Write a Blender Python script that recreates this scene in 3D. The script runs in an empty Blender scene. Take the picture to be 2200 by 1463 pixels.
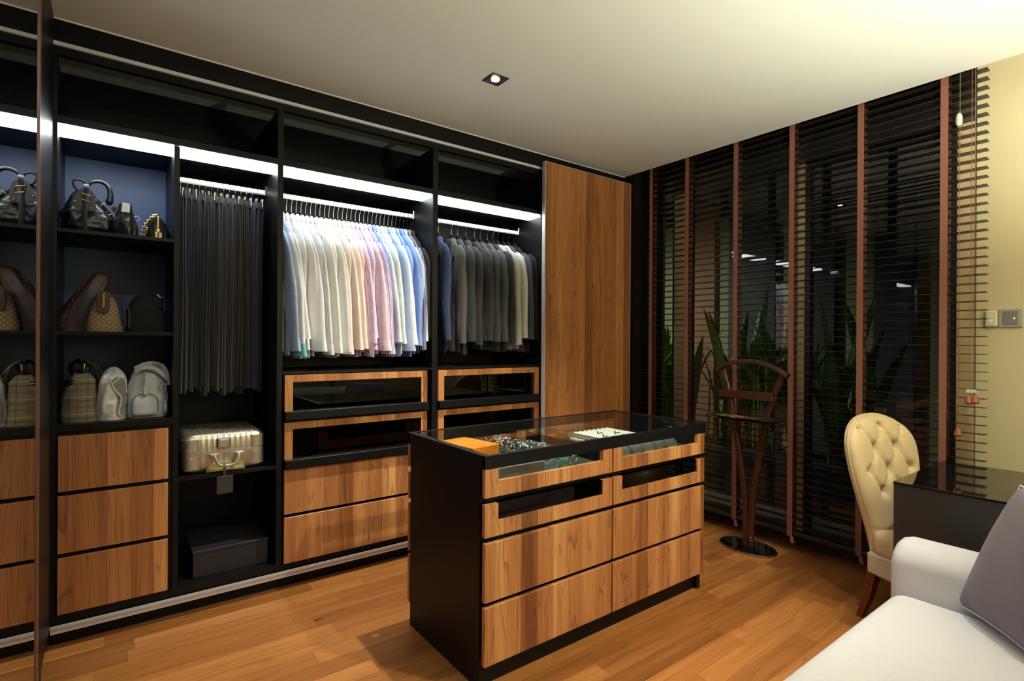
import bpy, math, random
from mathutils import Vector, Matrix, noise as mnoise
from math import sin, cos, pi, radians as rad, sqrt, exp
random.seed(11)
S = bpy.context.scene
COL = S.collection
# ------------------------------------------------------------------ camera
def set_camera():
    yaw, pitch, roll, f = 0.6457, -0.0006, 0.0062, 1146.8
    fw = Vector((sin(yaw)*cos(pitch), cos(yaw)*cos(pitch), sin(pitch)))
    r = Vector((cos(yaw), -sin(yaw), 0)); u = r.cross(fw)
    r2 = r*cos(roll) + u*sin(roll); u2 = -r*sin(roll) + u*cos(roll)
    cd = bpy.data.cameras.new('camera'); cd.sensor_width = 36; cd.lens = f/2200*36
    cd.clip_start = .02
    co = bpy.data.objects.new('camera', cd); COL.objects.link(co)
    m = Matrix((r2, u2, -fw)).transposed().to_4x4(); m.translation = (0, -3.042, 1.358)
    co.matrix_world = m; S.camera = co
set_camera()
# ------------------------------------------------------------------ world, exposure
W = bpy.data.worlds.new('night'); S.world = W; W.use_nodes = True
W.node_tree.nodes['Background'].inputs[0].default_value = (.012, .016, .026, 1)
W.node_tree.nodes['Background'].inputs[1].default_value = .5
S.view_settings.view_transform = 'Standard'; S.view_settings.look = 'None'
S.view_settings.gamma = 1; S.view_settings.use_curve_mapping = False
S.view_settings.exposure = 0.0
WARM = (1.0, .94, .77); LED = (.92, 1.0, 1.0)
STRIP = 13.0            # radiance of the wardrobe light strips
CEIL = 2.744
# recessed adjustable ceiling spots: (x, y, watts, cone degrees, aim)
SPOTS = [(1.63, -.718, 225, 94, (1.3, -.58, 0)), (2.62, -2.85, 62, 84, (2.75, -2.45, .5)), (1.98, -2.7, 180, 70, (1.9, -1.25, .5)), (.1, -1.9, 20, 76, (.02, 0, 1.2))]  # last spot is an unseen fill added to light the bag side
SPOT_COL = [WARM, WARM, WARM, (.82, .92, 1.0)]
UPLIGHT = 255
GARDEN = 26

# ------------------------------------------------------------------ helpers
def lin(r, g, b):
    def q(c):
        c /= 255.
        return c/12.92 if c <= .04045 else ((c+.055)/1.055)**2.4
    return (q(r), q(g), q(b), 1)

def catmull(Q, n=5, closed=False):
    N = len(Q); out = []
    g = (lambda i: Q[i % N]) if closed else (lambda i: Q[max(0, min(N-1, i))])
    for i in range(N if closed else N-1):
        p0, p1, p2, p3 = g(i-1), g(i), g(i+1), g(i+2)
        for k in range(n):
            t = k/n; out.append(.5*((2*p1)+(p2-p0)*t+(2*p0-5*p1+4*p2-p3)*t*t+(3*p1-p0-3*p2+p3)*t**3))
    if not closed: out.append(Q[-1])
    return out
class MB:
    def __init__(s): s.v = []; s.f = []; s.uv = {}
    def add(s, vs, fs, uvs=None):
        o = len(s.v); s.v += [tuple(p) for p in vs]
        for i, f in enumerate(fs):
            if uvs: s.uv[len(s.f)] = uvs[i]
            s.f.append(tuple(o+k for k in f))
        return s
    def box(s, x0, x1, y0, y1, z0, z1, b=0):
        if b <= 0:
            vs = [(x, y, z) for x in (x0, x1) for y in (y0, y1) for z in (z0, z1)]
            return s.add(vs, [(0,1,3,2),(4,6,7,5),(0,4,5,1),(2,3,7,6),(0,2,6,4),(1,5,7,3)])
        b = min(b, (x1-x0)*.45, (y1-y0)*.45, (z1-z0)*.45)
        X, Y, Z = (x0, x1), (y0, y1), (z0, z1); vs = []; ix = {}
        for i in (0,1):
            for j in (0,1):
                for k in (0,1):
                    sx, sy, sz = (b, -b)[i], (b, -b)[j], (b, -b)[k]
                    ix[i,j,k,0] = len(vs); vs.append((X[i], Y[j]+sy, Z[k]+sz))
                    ix[i,j,k,1] = len(vs); vs.append((X[i]+sx, Y[j], Z[k]+sz))
                    ix[i,j,k,2] = len(vs); vs.append((X[i]+sx, Y[j]+sy, Z[k]))
        fs = []
        def q(a, flip): fs.append(tuple(a[::-1]) if flip else tuple(a))
        for i in (0,1):
            q([ix[i,0,0,0], ix[i,0,1,0], ix[i,1,1,0], ix[i,1,0,0]], i)
            q([ix[0,i,0,1], ix[1,i,0,1], ix[1,i,1,1], ix[0,i,1,1]], i)
            q([ix[0,0,i,2], ix[0,1,i,2], ix[1,1,i,2], ix[1,0,i,2]], i)
        for i in (0,1):
            for j in (0,1):
                q([ix[i,j,0,0], ix[i,j,1,0], ix[i,j,1,1], ix[i,j,0,1]], (i+j) % 2 == 0)
                q([ix[i,0,j,0], ix[i,1,j,0], ix[i,1,j,2], ix[i,0,j,2]], (i+j) % 2 == 1)
                q([ix[0,i,j,1], ix[1,i,j,1], ix[1,i,j,2], ix[0,i,j,2]], (i+j) % 2 == 0)
        for i in (0,1):
            for j in (0,1):
                for k in (0,1):
                    q([ix[i,j,k,0], ix[i,j,k,1], ix[i,j,k,2]], (i+j+k) % 2 == 1)
        return s.add(vs, fs)
    def loft(s, rings, cap=True, close=True, uv=True):
        n = len(rings[0]); vs = [p for r in rings for p in r]; fs = []; us = []
        L = 0.; ls = [0.]
        for a, b in zip(rings, rings[1:]):
            L += (Vector(a[0])-Vector(b[0])).length; ls.append(L)
        m = n if close else n-1
        for i in range(len(rings)-1):
            for k in range(m):
                k2 = (k+1) % n
                fs.append((i*n+k, i*n+k2, (i+1)*n+k2, (i+1)*n+k))
                us.append(((k/n, ls[i]), ((k+1)/n, ls[i]), ((k+1)/n, ls[i+1]), (k/n, ls[i+1])))
        if cap and close:
            fs.append(tuple(range(n))[::-1]); us.append(tuple((.5, 0) for _ in range(n)))
            o = (len(rings)-1)*n; fs.append(tuple(range(o, o+n))); us.append(tuple((.5, L) for _ in range(n)))
        return s.add(vs, fs, us)
    def tube(s, path, r, n=8, closed=False, ry=None, up=None):
        P = [Vector(p) for p in path]
        if not closed and 4 <= len(P) <= 9:
            m_ = len(P)
            if isinstance(r, (list, tuple)): r = catmull(list(r), 5)
            if isinstance(ry, (list, tuple)): ry = catmull(list(ry), 5)
            P = catmull(P, 5)
        rings = []; N = len(P)
        nrm = None
        for i, p in enumerate(P):
            if closed: t = P[(i+1) % N]-P[i-1]
            else: t = P[min(i+1, N-1)]-P[max(i-1, 0)]
            t.normalize()
            if nrm is None:
                a = Vector(up) if up else (Vector((0,0,1)) if abs(t.z) < .9 else Vector((1,0,0)))
                nrm = (a-t*a.dot(t)).normalized()
            else: nrm = (nrm-t*nrm.dot(t)).normalized()
            b = t.cross(nrm); rr = r[i] if isinstance(r, (list, tuple)) else r
            r2 = rr if ry is None else (ry[i] if isinstance(ry, (list, tuple)) else ry)
            rings.append([p+nrm*(rr*cos(2*pi*k/n))+b*(r2*sin(2*pi*k/n)) for k in range(n)])
        if closed:
            rings.append(rings[0]); return s.loft(rings, cap=False)
        return s.loft(rings)
    def lathe(s, prof, c=(0,0,0), n=24):
        return s.loft([[(c[0]+r*cos(2*pi*k/n), c[1]+r*sin(2*pi*k/n), c[2]+z) for k in range(n)] for r, z in prof])
    def prism(s, poly, axis, a, b, sm=False):
        if sm: poly = [tuple(q) for q in catmull([Vector(p) for p in poly], 4, True)]
        def P(p, h): return {0:(h,p[0],p[1]), 1:(p[0],h,p[1]), 2:(p[0],p[1],h)}[axis]
        return s.loft([[P(p, a) for p in poly], [P(p, b) for p in poly]])
    def sheet(s, g, t):
        """grid of (point, normal) -> closed thin sheet"""
        R, C = len(g), len(g[0]); vs = []
        for row in g:
            for p, nn in row: vs.append(Vector(p)+Vector(nn)*t*.5)
        for row in g:
            for p, nn in row: vs.append(Vector(p)-Vector(nn)*t*.5)
        o = R*C; fs = []
        for i in range(R-1):
            for j in range(C-1):
                a, b, c, d = i*C+j, i*C+j+1, (i+1)*C+j+1, (i+1)*C+j
                fs += [(a,b,c,d), (o+d,o+c,o+b,o+a)]
        for i in range(R-1):
            fs += [(i*C, (i+1)*C, o+(i+1)*C, o+i*C), ((i+1)*C+C-1, i*C+C-1, o+i*C+C-1, o+(i+1)*C+C-1)]
        for j in range(C-1):
            fs += [(j+1, j, o+j, o+j+1), ((R-1)*C+j, (R-1)*C+j+1, o+(R-1)*C+j+1, o+(R-1)*C+j)]
        return s.add(vs, fs)
    def xf(s, m):
        s.v = [tuple(m @ Vector(p)) for p in s.v]; return s
    def mesh(s, name, mat, smooth=True, ang=35, fix=True):
        me = bpy.data.meshes.new(name); me.from_pydata(s.v, [], s.f); 
        if fix:
            import bmesh
            bm = bmesh.new(); bm.from_mesh(me); bmesh.ops.recalc_face_normals(bm, faces=bm.faces); 
            if s.uv:
                l = bm.loops.layers.uv.new('UVMap'); bm.faces.ensure_lookup_table(); vi = s.f
                for i, uvs in s.uv.items():
                    d = {}
                    for k, w in enumerate(s.f[i]): d[w] = uvs[k]
                    for lp in bm.faces[i].loops: lp[l].uv = d[lp.vert.index]
            bm.to_mesh(me); bm.free()
        if smooth:
            me.shade_smooth(); me.set_sharp_from_angle(angle=rad(ang))
        me.materials.append(mat); return me
    def build(s, name, mat, parent=None, world=False, smooth=True, ang=35, label=None):
        if world and parent is not None:
            lo = parent_loc(parent); s.v = [(a-lo[0], b-lo[1], c-lo[2]) for a, b, c in s.v]
        o = bpy.data.objects.new(name, s.mesh(name, mat, smooth, ang)); COL.objects.link(o)
        if parent is not None: o.parent = parent
        if label: o['label'] = label
        return o
def parent_loc(o):
    v = Vector((0,0,0))
    while o is not None: v += o.location; o = o.parent
    return v
def tag(o, label, cat, group=None, kind=None):
    if label: o['label'] = label
    if cat: o['category'] = cat
    if group: o['group'] = group
    if kind: o['kind'] = kind
    return o
def thing(name, label, cat, loc=(0,0,0), rz=0, group=None):
    o = bpy.data.objects.new(name, None); COL.objects.link(o); o.empty_display_size = .05
    o.location = loc; o.rotation_euler = (0,0,rz); return tag(o, label, cat, group)
def struct(name, mb, mat, label, parent=None, smooth=False):
    o = mb.build(name, mat, parent, smooth=smooth)
    return tag(o, label, None, None, 'structure')
def BX(*a): return MB().box(*a)
def dup(root, loc=None, rz=None, label=None, group=None):
    r = root.copy(); COL.objects.link(r)
    if loc is not None: r.location = loc
    if rz is not None: r.rotation_euler = (0,0,rz)
    if label: r['label'] = label
    if group: r['group'] = group
    for ch in list(root.children):
        c = ch.copy(); COL.objects.link(c); c.parent = r
        for g in list(ch.children):
            d = g.copy(); COL.objects.link(d); d.parent = c
    return r
def ordw(i): return ['first','second','third','fourth','fifth','sixth','seventh','eighth','ninth','tenth','eleventh','twelfth','thirteenth','fourteenth','fifteenth','sixteenth','seventeenth','eighteenth','nineteenth','twentieth','twenty-first','twenty-second','twenty-third','twenty-fourth','twenty-fifth','twenty-sixth','twenty-seventh','twenty-eighth','twenty-ninth','thirtieth','thirty-first','thirty-second'][i]

# ------------------------------------------------------------------ materials
def newmat(name):
    m = bpy.data.materials.new(name); m.use_nodes = True; nt = m.node_tree
    return m, nt, nt.nodes['Principled BSDF']
def nd(nt, typ, **kw):
    n = nt.nodes.new(typ)
    for k, v in kw.items():
        if k.startswith('_'): setattr(n, k[1:], v)
    return n
def link(nt, a, b): nt.links.new(a, b)
def setin(n, **kw):
    for k, v in kw.items(): n.inputs[k.replace('_', ' ')].default_value = v
def plain(name, col, rough=.5, metal=0, spec=.5, coat=0, noise=0, nscale=30, bump=0, bscale=200, sheen=0):
    m, nt, p = newmat(name)
    p.inputs['Base Color'].default_value = col; p.inputs['Roughness'].default_value = rough
    p.inputs['Metallic'].default_value = metal; p.inputs['Specular IOR Level'].default_value = spec
    p.inputs['Coat Weight'].default_value = coat; p.inputs['Sheen Weight'].default_value = sheen
    g = nd(nt, 'ShaderNodeNewGeometry') if (noise or bump) else None
    if noise:
        t = nd(nt, 'ShaderNodeTexNoise'); setin(t, Scale=nscale, Detail=4.0); link(nt, g.outputs['Position'], t.inputs['Vector'])
        mx = nd(nt, 'ShaderNodeMix', _data_type='RGBA')
        mx.inputs['A'].default_value = tuple(c*(1-noise) for c in col[:3])+(1,)
        mx.inputs['B'].default_value = tuple(min(1, c*(1+noise)) for c in col[:3])+(1,)
        link(nt, t.outputs['Fac'], mx.inputs['Factor']); link(nt, mx.outputs['Result'], p.inputs['Base Color'])
    if bump:
        t = nd(nt, 'ShaderNodeTexNoise'); setin(t, Scale=bscale, Detail=3.0); link(nt, g.outputs['Position'], t.inputs['Vector'])
        b = nd(nt, 'ShaderNodeBump'); setin(b, Strength=bump, Distance=.002); link(nt, t.outputs['Fac'], b.inputs['Height'])
        link(nt, b.outputs['Normal'], p.inputs['Normal'])
    return m
def mth(nt, op, a, b=None, c=None):
    n = nd(nt, 'ShaderNodeMath', _operation=op)
    for i, q in enumerate((a, b, c)):
        if q is None: continue
        if isinstance(q, (int, float)): n.inputs[i].default_value = q
        else: link(nt, q, n.inputs[i])
    return n.outputs[0]
def ramp(nt, fac, stops):
    r = nd(nt, 'ShaderNodeValToRGB'); e = r.color_ramp.elements
    while len(e) < len(stops): e.new(.5)
    for k, (p, c) in enumerate(stops): e[k].position = p; e[k].color = c
    link(nt, fac, r.inputs[0]); return r.outputs[0]
def walnut(name, stops, horiz=False, rough=.38, strip=.088, planks=False):
    """veneer: strips of differing tone, wandering grain lines, pores"""
    m, nt, p = newmat(name)
    g = nd(nt, 'ShaderNodeNewGeometry'); sp = nd(nt, 'ShaderNodeSeparateXYZ'); link(nt, g.outputs['Position'], sp.inputs[0])
    x, y, z = sp.outputs
    oi = nd(nt, 'ShaderNodeObjectInfo')
    if planks:
        along = x; across = mth(nt, 'ADD', y, mth(nt, 'MULTIPLY', oi.outputs['Random'], 7.3)); deep = oi.outputs['Random']
    else:
        along = z; across = mth(nt, 'ADD', x, mth(nt, 'MULTIPLY', y, .73)); deep = mth(nt, 'MULTIPLY', y, 0.2)
    def vec(a, b, c=1.):
        cb = nd(nt, 'ShaderNodeCombineXYZ'); link(nt, mth(nt, 'MULTIPLY', across, a), cb.inputs[0])
        link(nt, mth(nt, 'MULTIPLY', along, b), cb.inputs[1]); link(nt, mth(nt, 'MULTIPLY', deep, c*5), cb.inputs[2]); return cb.outputs[0]
    def noise(v, sc, det=5., dist=0., rgh=.55):
        t = nd(nt, 'ShaderNodeTexNoise'); setin(t, Scale=sc, Detail=det, Roughness=rgh, Distortion=dist); link(nt, v, t.inputs['Vector']); return t.outputs['Fac']
    warp = noise(vec(3, .9), 1.6, 2.)
    if planks: tone = oi.outputs['Random']
    else:
        sid = mth(nt, 'FLOOR', mth(nt, 'DIVIDE', mth(nt, 'ADD', across, mth(nt, 'MULTIPLY', warp, .03)), strip))
        wn = nd(nt, 'ShaderNodeTexWhiteNoise', _noise_dimensions='1D'); link(nt, sid, wn.inputs['W']); tone = wn.outputs['Value']
    broad = noise(vec(9, .55), 1.5, 5., .8)
    lines = noise(vec(26, .5), 1.5, 4., 1.6, .6)
    pores = noise(vec(190, 3.5), 1.4, 2.)
    fac = mth(nt, 'ADD', mth(nt, 'MULTIPLY', tone, .34), mth(nt, 'ADD', mth(nt, 'MULTIPLY', broad, .52), mth(nt, 'MULTIPLY', lines, .26)))
    fac = mth(nt, 'SUBTRACT', fac, .06)
    col = ramp(nt, fac, stops)
    # growth-ring contour lines bending round a few knots
    vo = nd(nt, 'ShaderNodeTexVoronoi'); setin(vo, Scale=1.0, Randomness=1.0); link(nt, vec(4.6, 1.9), vo.inputs['Vector'])
    kn = mth(nt, 'POWER', 2.718, mth(nt, 'MULTIPLY', mth(nt, 'MULTIPLY', vo.outputs['Distance'], vo.outputs['Distance']), -70.))
    pick = mth(nt, 'GREATER_THAN', mth(nt, 'FRACT', mth(nt, 'MULTIPLY', vo.outputs['Color'], 7.13)), .62)
    kn = mth(nt, 'MULTIPLY', kn, pick)
    cn = mth(nt, 'ADD', noise(vec(6.5, .38), 1.3, 2., .5), mth(nt, 'MULTIPLY', kn, .22))
    cf = mth(nt, 'FRACT', mth(nt, 'MULTIPLY', cn, 15. if not planks else 9.))
    vein = mth(nt, 'MINIMUM', mth(nt, 'MULTIPLY', cf, 4.5), 1.)
    lo_ = .56 if not planks else .78
    vein = mth(nt, 'ADD', mth(nt, 'MULTIPLY', vein, 1-lo_), lo_)
    core = mth(nt, 'SUBTRACT', 1., mth(nt, 'MULTIPLY', mth(nt, 'POWER', kn, 6.), .75))
    vein = mth(nt, 'MULTIPLY', vein, core)
    pv = mth(nt, 'ADD', mth(nt, 'MULTIPLY', pores, .6), .74)
    mul = mth(nt, 'MULTIPLY', vein, pv)
    mx = nd(nt, 'ShaderNodeMix', _data_type='RGBA', _blend_type='MULTIPLY'); mx.inputs['Factor'].default_value = 1
    cc = nd(nt, 'ShaderNodeCombineColor'); [link(nt, mul, cc.inputs[k]) for k in range(3)]
    link(nt, col, mx.inputs['A']); link(nt, cc.outputs[0], mx.inputs['B'])
    link(nt, mx.outputs['Result'], p.inputs['Base Color'])
    p.inputs['Roughness'].default_value = rough
    b = nd(nt, 'ShaderNodeBump'); setin(b, Strength=.06, Distance=.001); link(nt, pores, b.inputs['Height']); link(nt, b.outputs['Normal'], p.inputs['Normal'])
    return m
def glass(name, tint=(1,1,1), refl=1.0, ior=1.5):
    m = bpy.data.materials.new(name); m.use_nodes = True; nt = m.node_tree; nt.nodes.clear()
    o = nd(nt, 'ShaderNodeOutputMaterial'); mx = nd(nt, 'ShaderNodeMixShader')
    t = nd(nt, 'ShaderNodeBsdfTransparent'); t.inputs[0].default_value = (*tint, 1)
    g = nd(nt, 'ShaderNodeBsdfGlossy'); g.inputs['Roughness'].default_value = .004; g.inputs[0].default_value = (refl,)*3+(1,)
    f = nd(nt, 'ShaderNodeFresnel'); f.inputs[0].default_value = ior
    gm = nd(nt, 'ShaderNodeNewGeometry'); fr = mth(nt, 'MULTIPLY', f.outputs[0], mth(nt, 'SUBTRACT', 1., gm.outputs['Backfacing']))
    link(nt, fr, mx.inputs[0]); link(nt, t.outputs[0], mx.inputs[1]); link(nt, g.outputs[0], mx.inputs[2]); link(nt, mx.outputs[0], o.inputs[0])
    return m
def emis(name, col, st):
    m = bpy.data.materials.new(name); m.use_nodes = True; nt = m.node_tree; nt.nodes.clear()
    o = nd(nt, 'ShaderNodeOutputMaterial'); e = nd(nt, 'ShaderNodeEmission'); e.inputs[0].default_value = (*col[:3], 1); e.inputs[1].default_value = st
    link(nt, e.outputs[0], o.inputs[0]); return m
_cl = {}
def cloth(col, stripe=None, n=0, w=.3, axis=0, rough=.85, cross=None):
    """woven cloth; stripes run along (axis 0) or across (axis 1) the piece"""
    key = (tuple(col), tuple(stripe) if stripe else None, n, w, axis, cross)
    if key in _cl: return _cl[key]
    m, nt, p = newmat('cloth'); p.inputs['Base Color'].default_value = col
    p.inputs['Roughness'].default_value = rough; p.inputs['Specular IOR Level'].default_value = .2; p.inputs['Sheen Weight'].default_value = .15
    g = nd(nt, 'ShaderNodeNewGeometry')
    t = nd(nt, 'ShaderNodeTexNoise'); setin(t, Scale=18., Detail=2.0); link(nt, g.outputs['Position'], t.inputs['Vector'])
    b = nd(nt, 'ShaderNodeBump'); setin(b, Strength=.35, Distance=.01); link(nt, t.outputs['Fac'], b.inputs['Height']); link(nt, b.outputs['Normal'], p.inputs['Normal'])
    if stripe:
        tc = nd(nt, 'ShaderNodeTexCoord'); sp = nd(nt, 'ShaderNodeSeparateXYZ'); link(nt, tc.outputs['UV'], sp.inputs[0])
        fr = mth(nt, 'FRACT', mth(nt, 'MULTIPLY', sp.outputs[axis], n))
        s_ = mth(nt, 'LESS_THAN', fr, w)
        mx = nd(nt, 'ShaderNodeMix', _data_type='RGBA'); mx.inputs['A'].default_value = col; mx.inputs['B'].default_value = stripe
        link(nt, s_, mx.inputs['Factor']); link(nt, mx.outputs['Result'], p.inputs['Base Color'])
    _cl[key] = m; return m

M = {}
M['black'] = plain('black_laminate', lin(15,15,18), .42, spec=.22)
M['black_matt'] = plain('black_matt', lin(13,13,14), .6, spec=.2)
M['inner'] = plain('dark_interior', lin(21,23,28), .5, spec=.25)
M['navy'] = plain('led_tinted_back_panel', lin(56,80,126), .45)  # bluish LED light on a dark grey panel, put into its colour
M['walnut'] = walnut('walnut_veneer', [(.18, lin(98,58,34)), (.40, lin(148,94,55)), (.6, lin(180,122,74)), (.82, lin(216,164,106))])
M['floorwood'] = walnut('floor_wood', [(.15, lin(106,62,30)), (.42, lin(146,92,46)), (.65, lin(170,112,60)), (.9, lin(200,144,84))], rough=.3, planks=True)
M['ceiling'] = plain('ceiling_paint', lin(219,222,212), .9, spec=.1)
M['wallpaint'] = plain('beige_wall_paint', lin(214,200,160), .85, spec=.15)
M['alu'] = plain('aluminium', lin(196,192,194), .4, .25)
M['alu_white'] = plain('pale_rail', lin(214,214,226), .45, .0)
M['chrome'] = plain('chrome', lin(225,225,228), .08, 1)
M['gold'] = plain('brass', lin(226,190,110), .2, 1)
M['steel'] = plain('steel', lin(190,190,195), .25, 1)
M['glass'] = glass('clear_glass', (.93,.97,.95))
M['drawer_glass'] = glass('smoked_glass', (.30,.31,.31))
M['window_glass'] = glass('window_glass', (.80,.86,.84), ior=1.6)
M['mirror'] = plain('mirror_silver', (.62,.64,.68,1), .0, 1)
M['strip'] = emis('led_diffuser', LED, STRIP)
M['bulb'] = emis('lamp_bulb', WARM, 60)
M['rod'] = plain('satin_rod', lin(240,242,242), .35, .0, spec=.8)
M['plastic_black'] = plain('black_plastic', lin(22,22,23), .3)
M['leather_black'] = plain('black_leather', lin(24,24,26), .32, bump=.25, bscale=150)
M['patent'] = plain('black_patent', lin(12,12,13), .06, coat=1)
M['frame_brown'] = plain('brown_frame', lin(110,72,50), .4)
M['beige_frame'] = plain('beige_window_frame', lin(204,178,140), .5)
M['dark_frame'] = plain('dark_window_frame', lin(26,24,23), .4)
M['sill'] = plain('brown_sill', lin(74,58,48), .4)
M['slat'] = plain('dark_wood_slat', lin(34,28,24), .3, noise=.25, nscale=8)
M['tape'] = plain('brown_tape', lin(132,86,70), .9, bump=.3, bscale=500)
M['cord'] = plain('cord', lin(120,92,66), .8)
M['tassel'] = plain('tassel_wood', lin(150,84,42), .4)
M['clear'] = plain('clear_plastic', lin(200,200,190), .15)
M['mahogany'] = plain('mahogany', lin(74,38,26), .3, noise=.35, nscale=14, coat=.3)
M['leg_wood'] = plain('leg_wood', lin(98,44,22), .35, noise=.3, nscale=20)
M['glass_black'] = plain('black_glass', lin(10,10,11), .04, coat=1)
M['desk_top'] = plain('black_gloss_top', lin(18,18,18), .035, spec=.6)
M['desk'] = plain('charcoal_laminate', lin(46,45,46), .4)
M['sofa'] = plain('white_linen', lin(208,206,211), .9, spec=.1, noise=.04, nscale=90, bump=.5, bscale=600, sheen=.2)
M['pillow'] = plain('lavender_grey_linen', lin(124,115,126), .9, spec=.1, noise=.14, nscale=140, bump=.6, bscale=500, sheen=.2)
M['piping'] = plain('pale_piping', lin(225,220,214), .8)
M['chair'] = plain('cream_satin', lin(214,190,146), .42, spec=.4, noise=.06, nscale=60, bump=.25, bscale=400, sheen=.3)
M['orange'] = plain('orange_card', lin(238,140,24), .55)
M['silver'] = plain('silver', lin(222,222,226), .12, 1)
M['felt'] = plain('tray_felt', lin(34,32,32), .9)
M['felt_grey'] = plain('tray_felt_grey', lin(54,58,66), .85)
M['white'] = plain('white_card', lin(238,236,232), .6)
M['grey_silk'] = plain('grey_silk', lin(120,124,124), .4, noise=.2)
M['teal'] = plain('teal_plastic', lin(60,190,180), .2)
M['grey_box'] = plain('grey_box', lin(120,116,114), .6)
M['copper'] = plain('copper', lin(196,120,80), .3, 1)
M['switch_silver'] = plain('switch_silver', lin(190,190,188), .35, .4)
M['switch_grey'] = plain('switch_grey', lin(128,124,116), .4)
M['cream'] = plain('cream_plastic', lin(226,214,178), .45)
M['suitcase'] = plain('suitcase_aluminium', lin(206,198,178), .36, .85, bump=.12, bscale=120)
M['suitcase_top'] = M['suitcase']
M['olive'] = plain('olive_plastic', lin(160,142,84), .45)
M['leaf'] = plain('leaf_green', lin(84,122,34), .4, noise=.4, nscale=9)
M['leaf2'] = plain('leaf_yellow_green', lin(150,156,52), .4, noise=.4, nscale=9)
M['ext_wall'] = plain('exterior_wall', lin(120,122,98), .85, noise=.08, nscale=3)
M['ext_brown'] = plain('exterior_brown', lin(120,86,66), .8)
M['ext_dark'] = plain('exterior_dark', lin(34,38,44), .7)
M['paving'] = plain('paving', lin(70,66,60), .8, noise=.2, nscale=5)
M['soil'] = plain('planter', lin(40,36,32), .9)
M['dark_card'] = plain('dark_card_box', lin(30,30,34), .55)
M['brown_leather'] = plain('brown_leather', lin(58,34,26), .5, bump=.4, bscale=90)
M['tagleather'] = plain('tag_leather', lin(48,43,41), .6)
M['grey_leather'] = plain('pale_grey_leather', lin(176,178,184), .5, bump=.25, bscale=120)
M['dark_line'] = plain('dark_stitching', lin(84,84,88), .7)
M['knit'] = plain('black_knit', lin(20,19,22), .95, bump=1., bscale=160)
M['satin'] = plain('silver_satin', lin(206,206,204), .3, .15, coat=.2)
M['zipgold'] = M['gold']
M['lamp_black'] = plain('lamp_black_metal', lin(30,30,30), .4, .5)

# =================================================================== SETTING
YB = .565          # wardrobe back
fl = struct('floor', BX(-.42, 3.7, -3.75, .67, -.03, -.004), plain('floor_joint', lin(52,30,16), .7), 'warm brown wooden plank floor of the dressing room')
def floor_planks():
    w = .098; r = 0; y = -3.72
    while y < .58:
        x = -.42 - random.random()*.9
        while x < 3.68:
            L = random.choice((.62, .76, .9, 1.05)); a, b = max(x, -.42), min(x+L, 3.7)
            if b-a > .03:
                o = BX(a+.0004, b-.0004, y+.0004, min(y+w, .6)-.0004, -.004, 0).build('plank', M['floorwood'], fl, smooth=False)
            x += L
        y += w
floor_planks()
struct('ceiling', MB().box(-.42, 3.475, -3.75, .67, CEIL, CEIL+.2).box(3.475, 3.9, -3.75, .67, CEIL+.17, CEIL+.2), M['ceiling'], 'off-white painted ceiling with a recess along the window')
struct('wall_back', BX(-.42, 3.9, .61, .67, 0, CEIL+.2), M['black_matt'], 'dark wall behind the wardrobe')
struct('wall_left', BX(-.42, -.32, -3.75, .61, 0, CEIL), M['black_matt'], 'dark wall on the mirror side')
struct('wall_front', BX(-.42, 3.9, -3.85, -3.75, 0, CEIL+.2), M['wallpaint'], 'beige wall opposite the wardrobe')
XW = 3.72
struct('wall_right', MB().box(XW, XW+.15, -3.75, -2.25, 0, CEIL+.2).box(XW, XW+.15, -2.25, .61, 2.64, CEIL+.2).box(XW, XW+.15, -.12, 2.6, 0, 2.64).box(XW, XW+.15, .6101, 2.6, 2.6401, CEIL+.2), M['wallpaint'], 'beige painted wall around the large window')
struct('trim_1', BX(-.2, 3.475, -.004, .004, CEIL-.006, CEIL+.001), M['white'], 'thin white bead where ceiling meets the wardrobe fascia')
struct('trim_2', BX(3.475, XW, -.16, .02, 0, CEIL+.17), M['black'], 'tall black filler panel between wardrobe and window blind')
# left side: black return panel and framed mirror
struct('trim_3', BX(-.225, -.2, -.40, -.001, .11, CEIL), M['black'], 'narrow black return panel beside the mirror')
mr = thing('wall_mirror', 'tall wall mirror with brown wooden edge at the left side', 'mirror', (-.2, -1.5, 0))
BX(-.215, -.2, -2.7, -.585, .04, CEIL).build('glass', M['mirror'], mr, True, smooth=False)
MB().box(-.22, -.196, -.585, -.545, .0, CEIL).build('frame_edge', M['frame_brown'], mr, True, smooth=False)
MB().box(-.22, -.199, -.545, -.40, .0, CEIL).build('frame_band', M['black'], mr, True, smooth=False)
MB().box(-.32, -.215, -2.7, -.41, .05, CEIL).build('backing', M['black_matt'], mr, True, smooth=False)

# window
def window():
    w = struct('window_1', BX(XW+.02, XW+.13, -2.25, -.12, .0, .085), M['sill'], 'large sliding glass window behind the dark blind')
    BX(XW-.035, XW+.02, -2.6, -.16, 0, .03).build('track', M['sill'], w, smooth=False)
    BX(XW-.02, XW+.02, -2.6, -1.36, .03, .06).build('track', M['sill'], w, smooth=False)
    for a, b in ((-.43, -.318), (-1.354, -1.25), (-2.25, -2.165)):
        BX(XW+.01, XW+.07, a, b, .085, 2.64).build('window_frame', M['beige_frame'], w, smooth=False)
    for a, b in ((-.465, -.43), (-.318, -.295), (-1.385, -1.354), (-2.165, -2.13), (-.15, -.12)):
        BX(XW+.02, XW+.08, a, b, .085, 2.64).build('stile', M['dark_frame'], w, smooth=False)
    BX(XW-.012, XW+.09, -2.25, -.12, 2.56, CEIL+.16).build('head_rail', M['dark_frame'], w, smooth=False)
    for a, b in ((-.295, -.15), (-1.25, -.465), (-2.13, -1.385)):
        BX(XW+.045, XW+.053, a, b, .085, 2.58).build('pane', M['window_glass'], w, smooth=False)
window()

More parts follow.
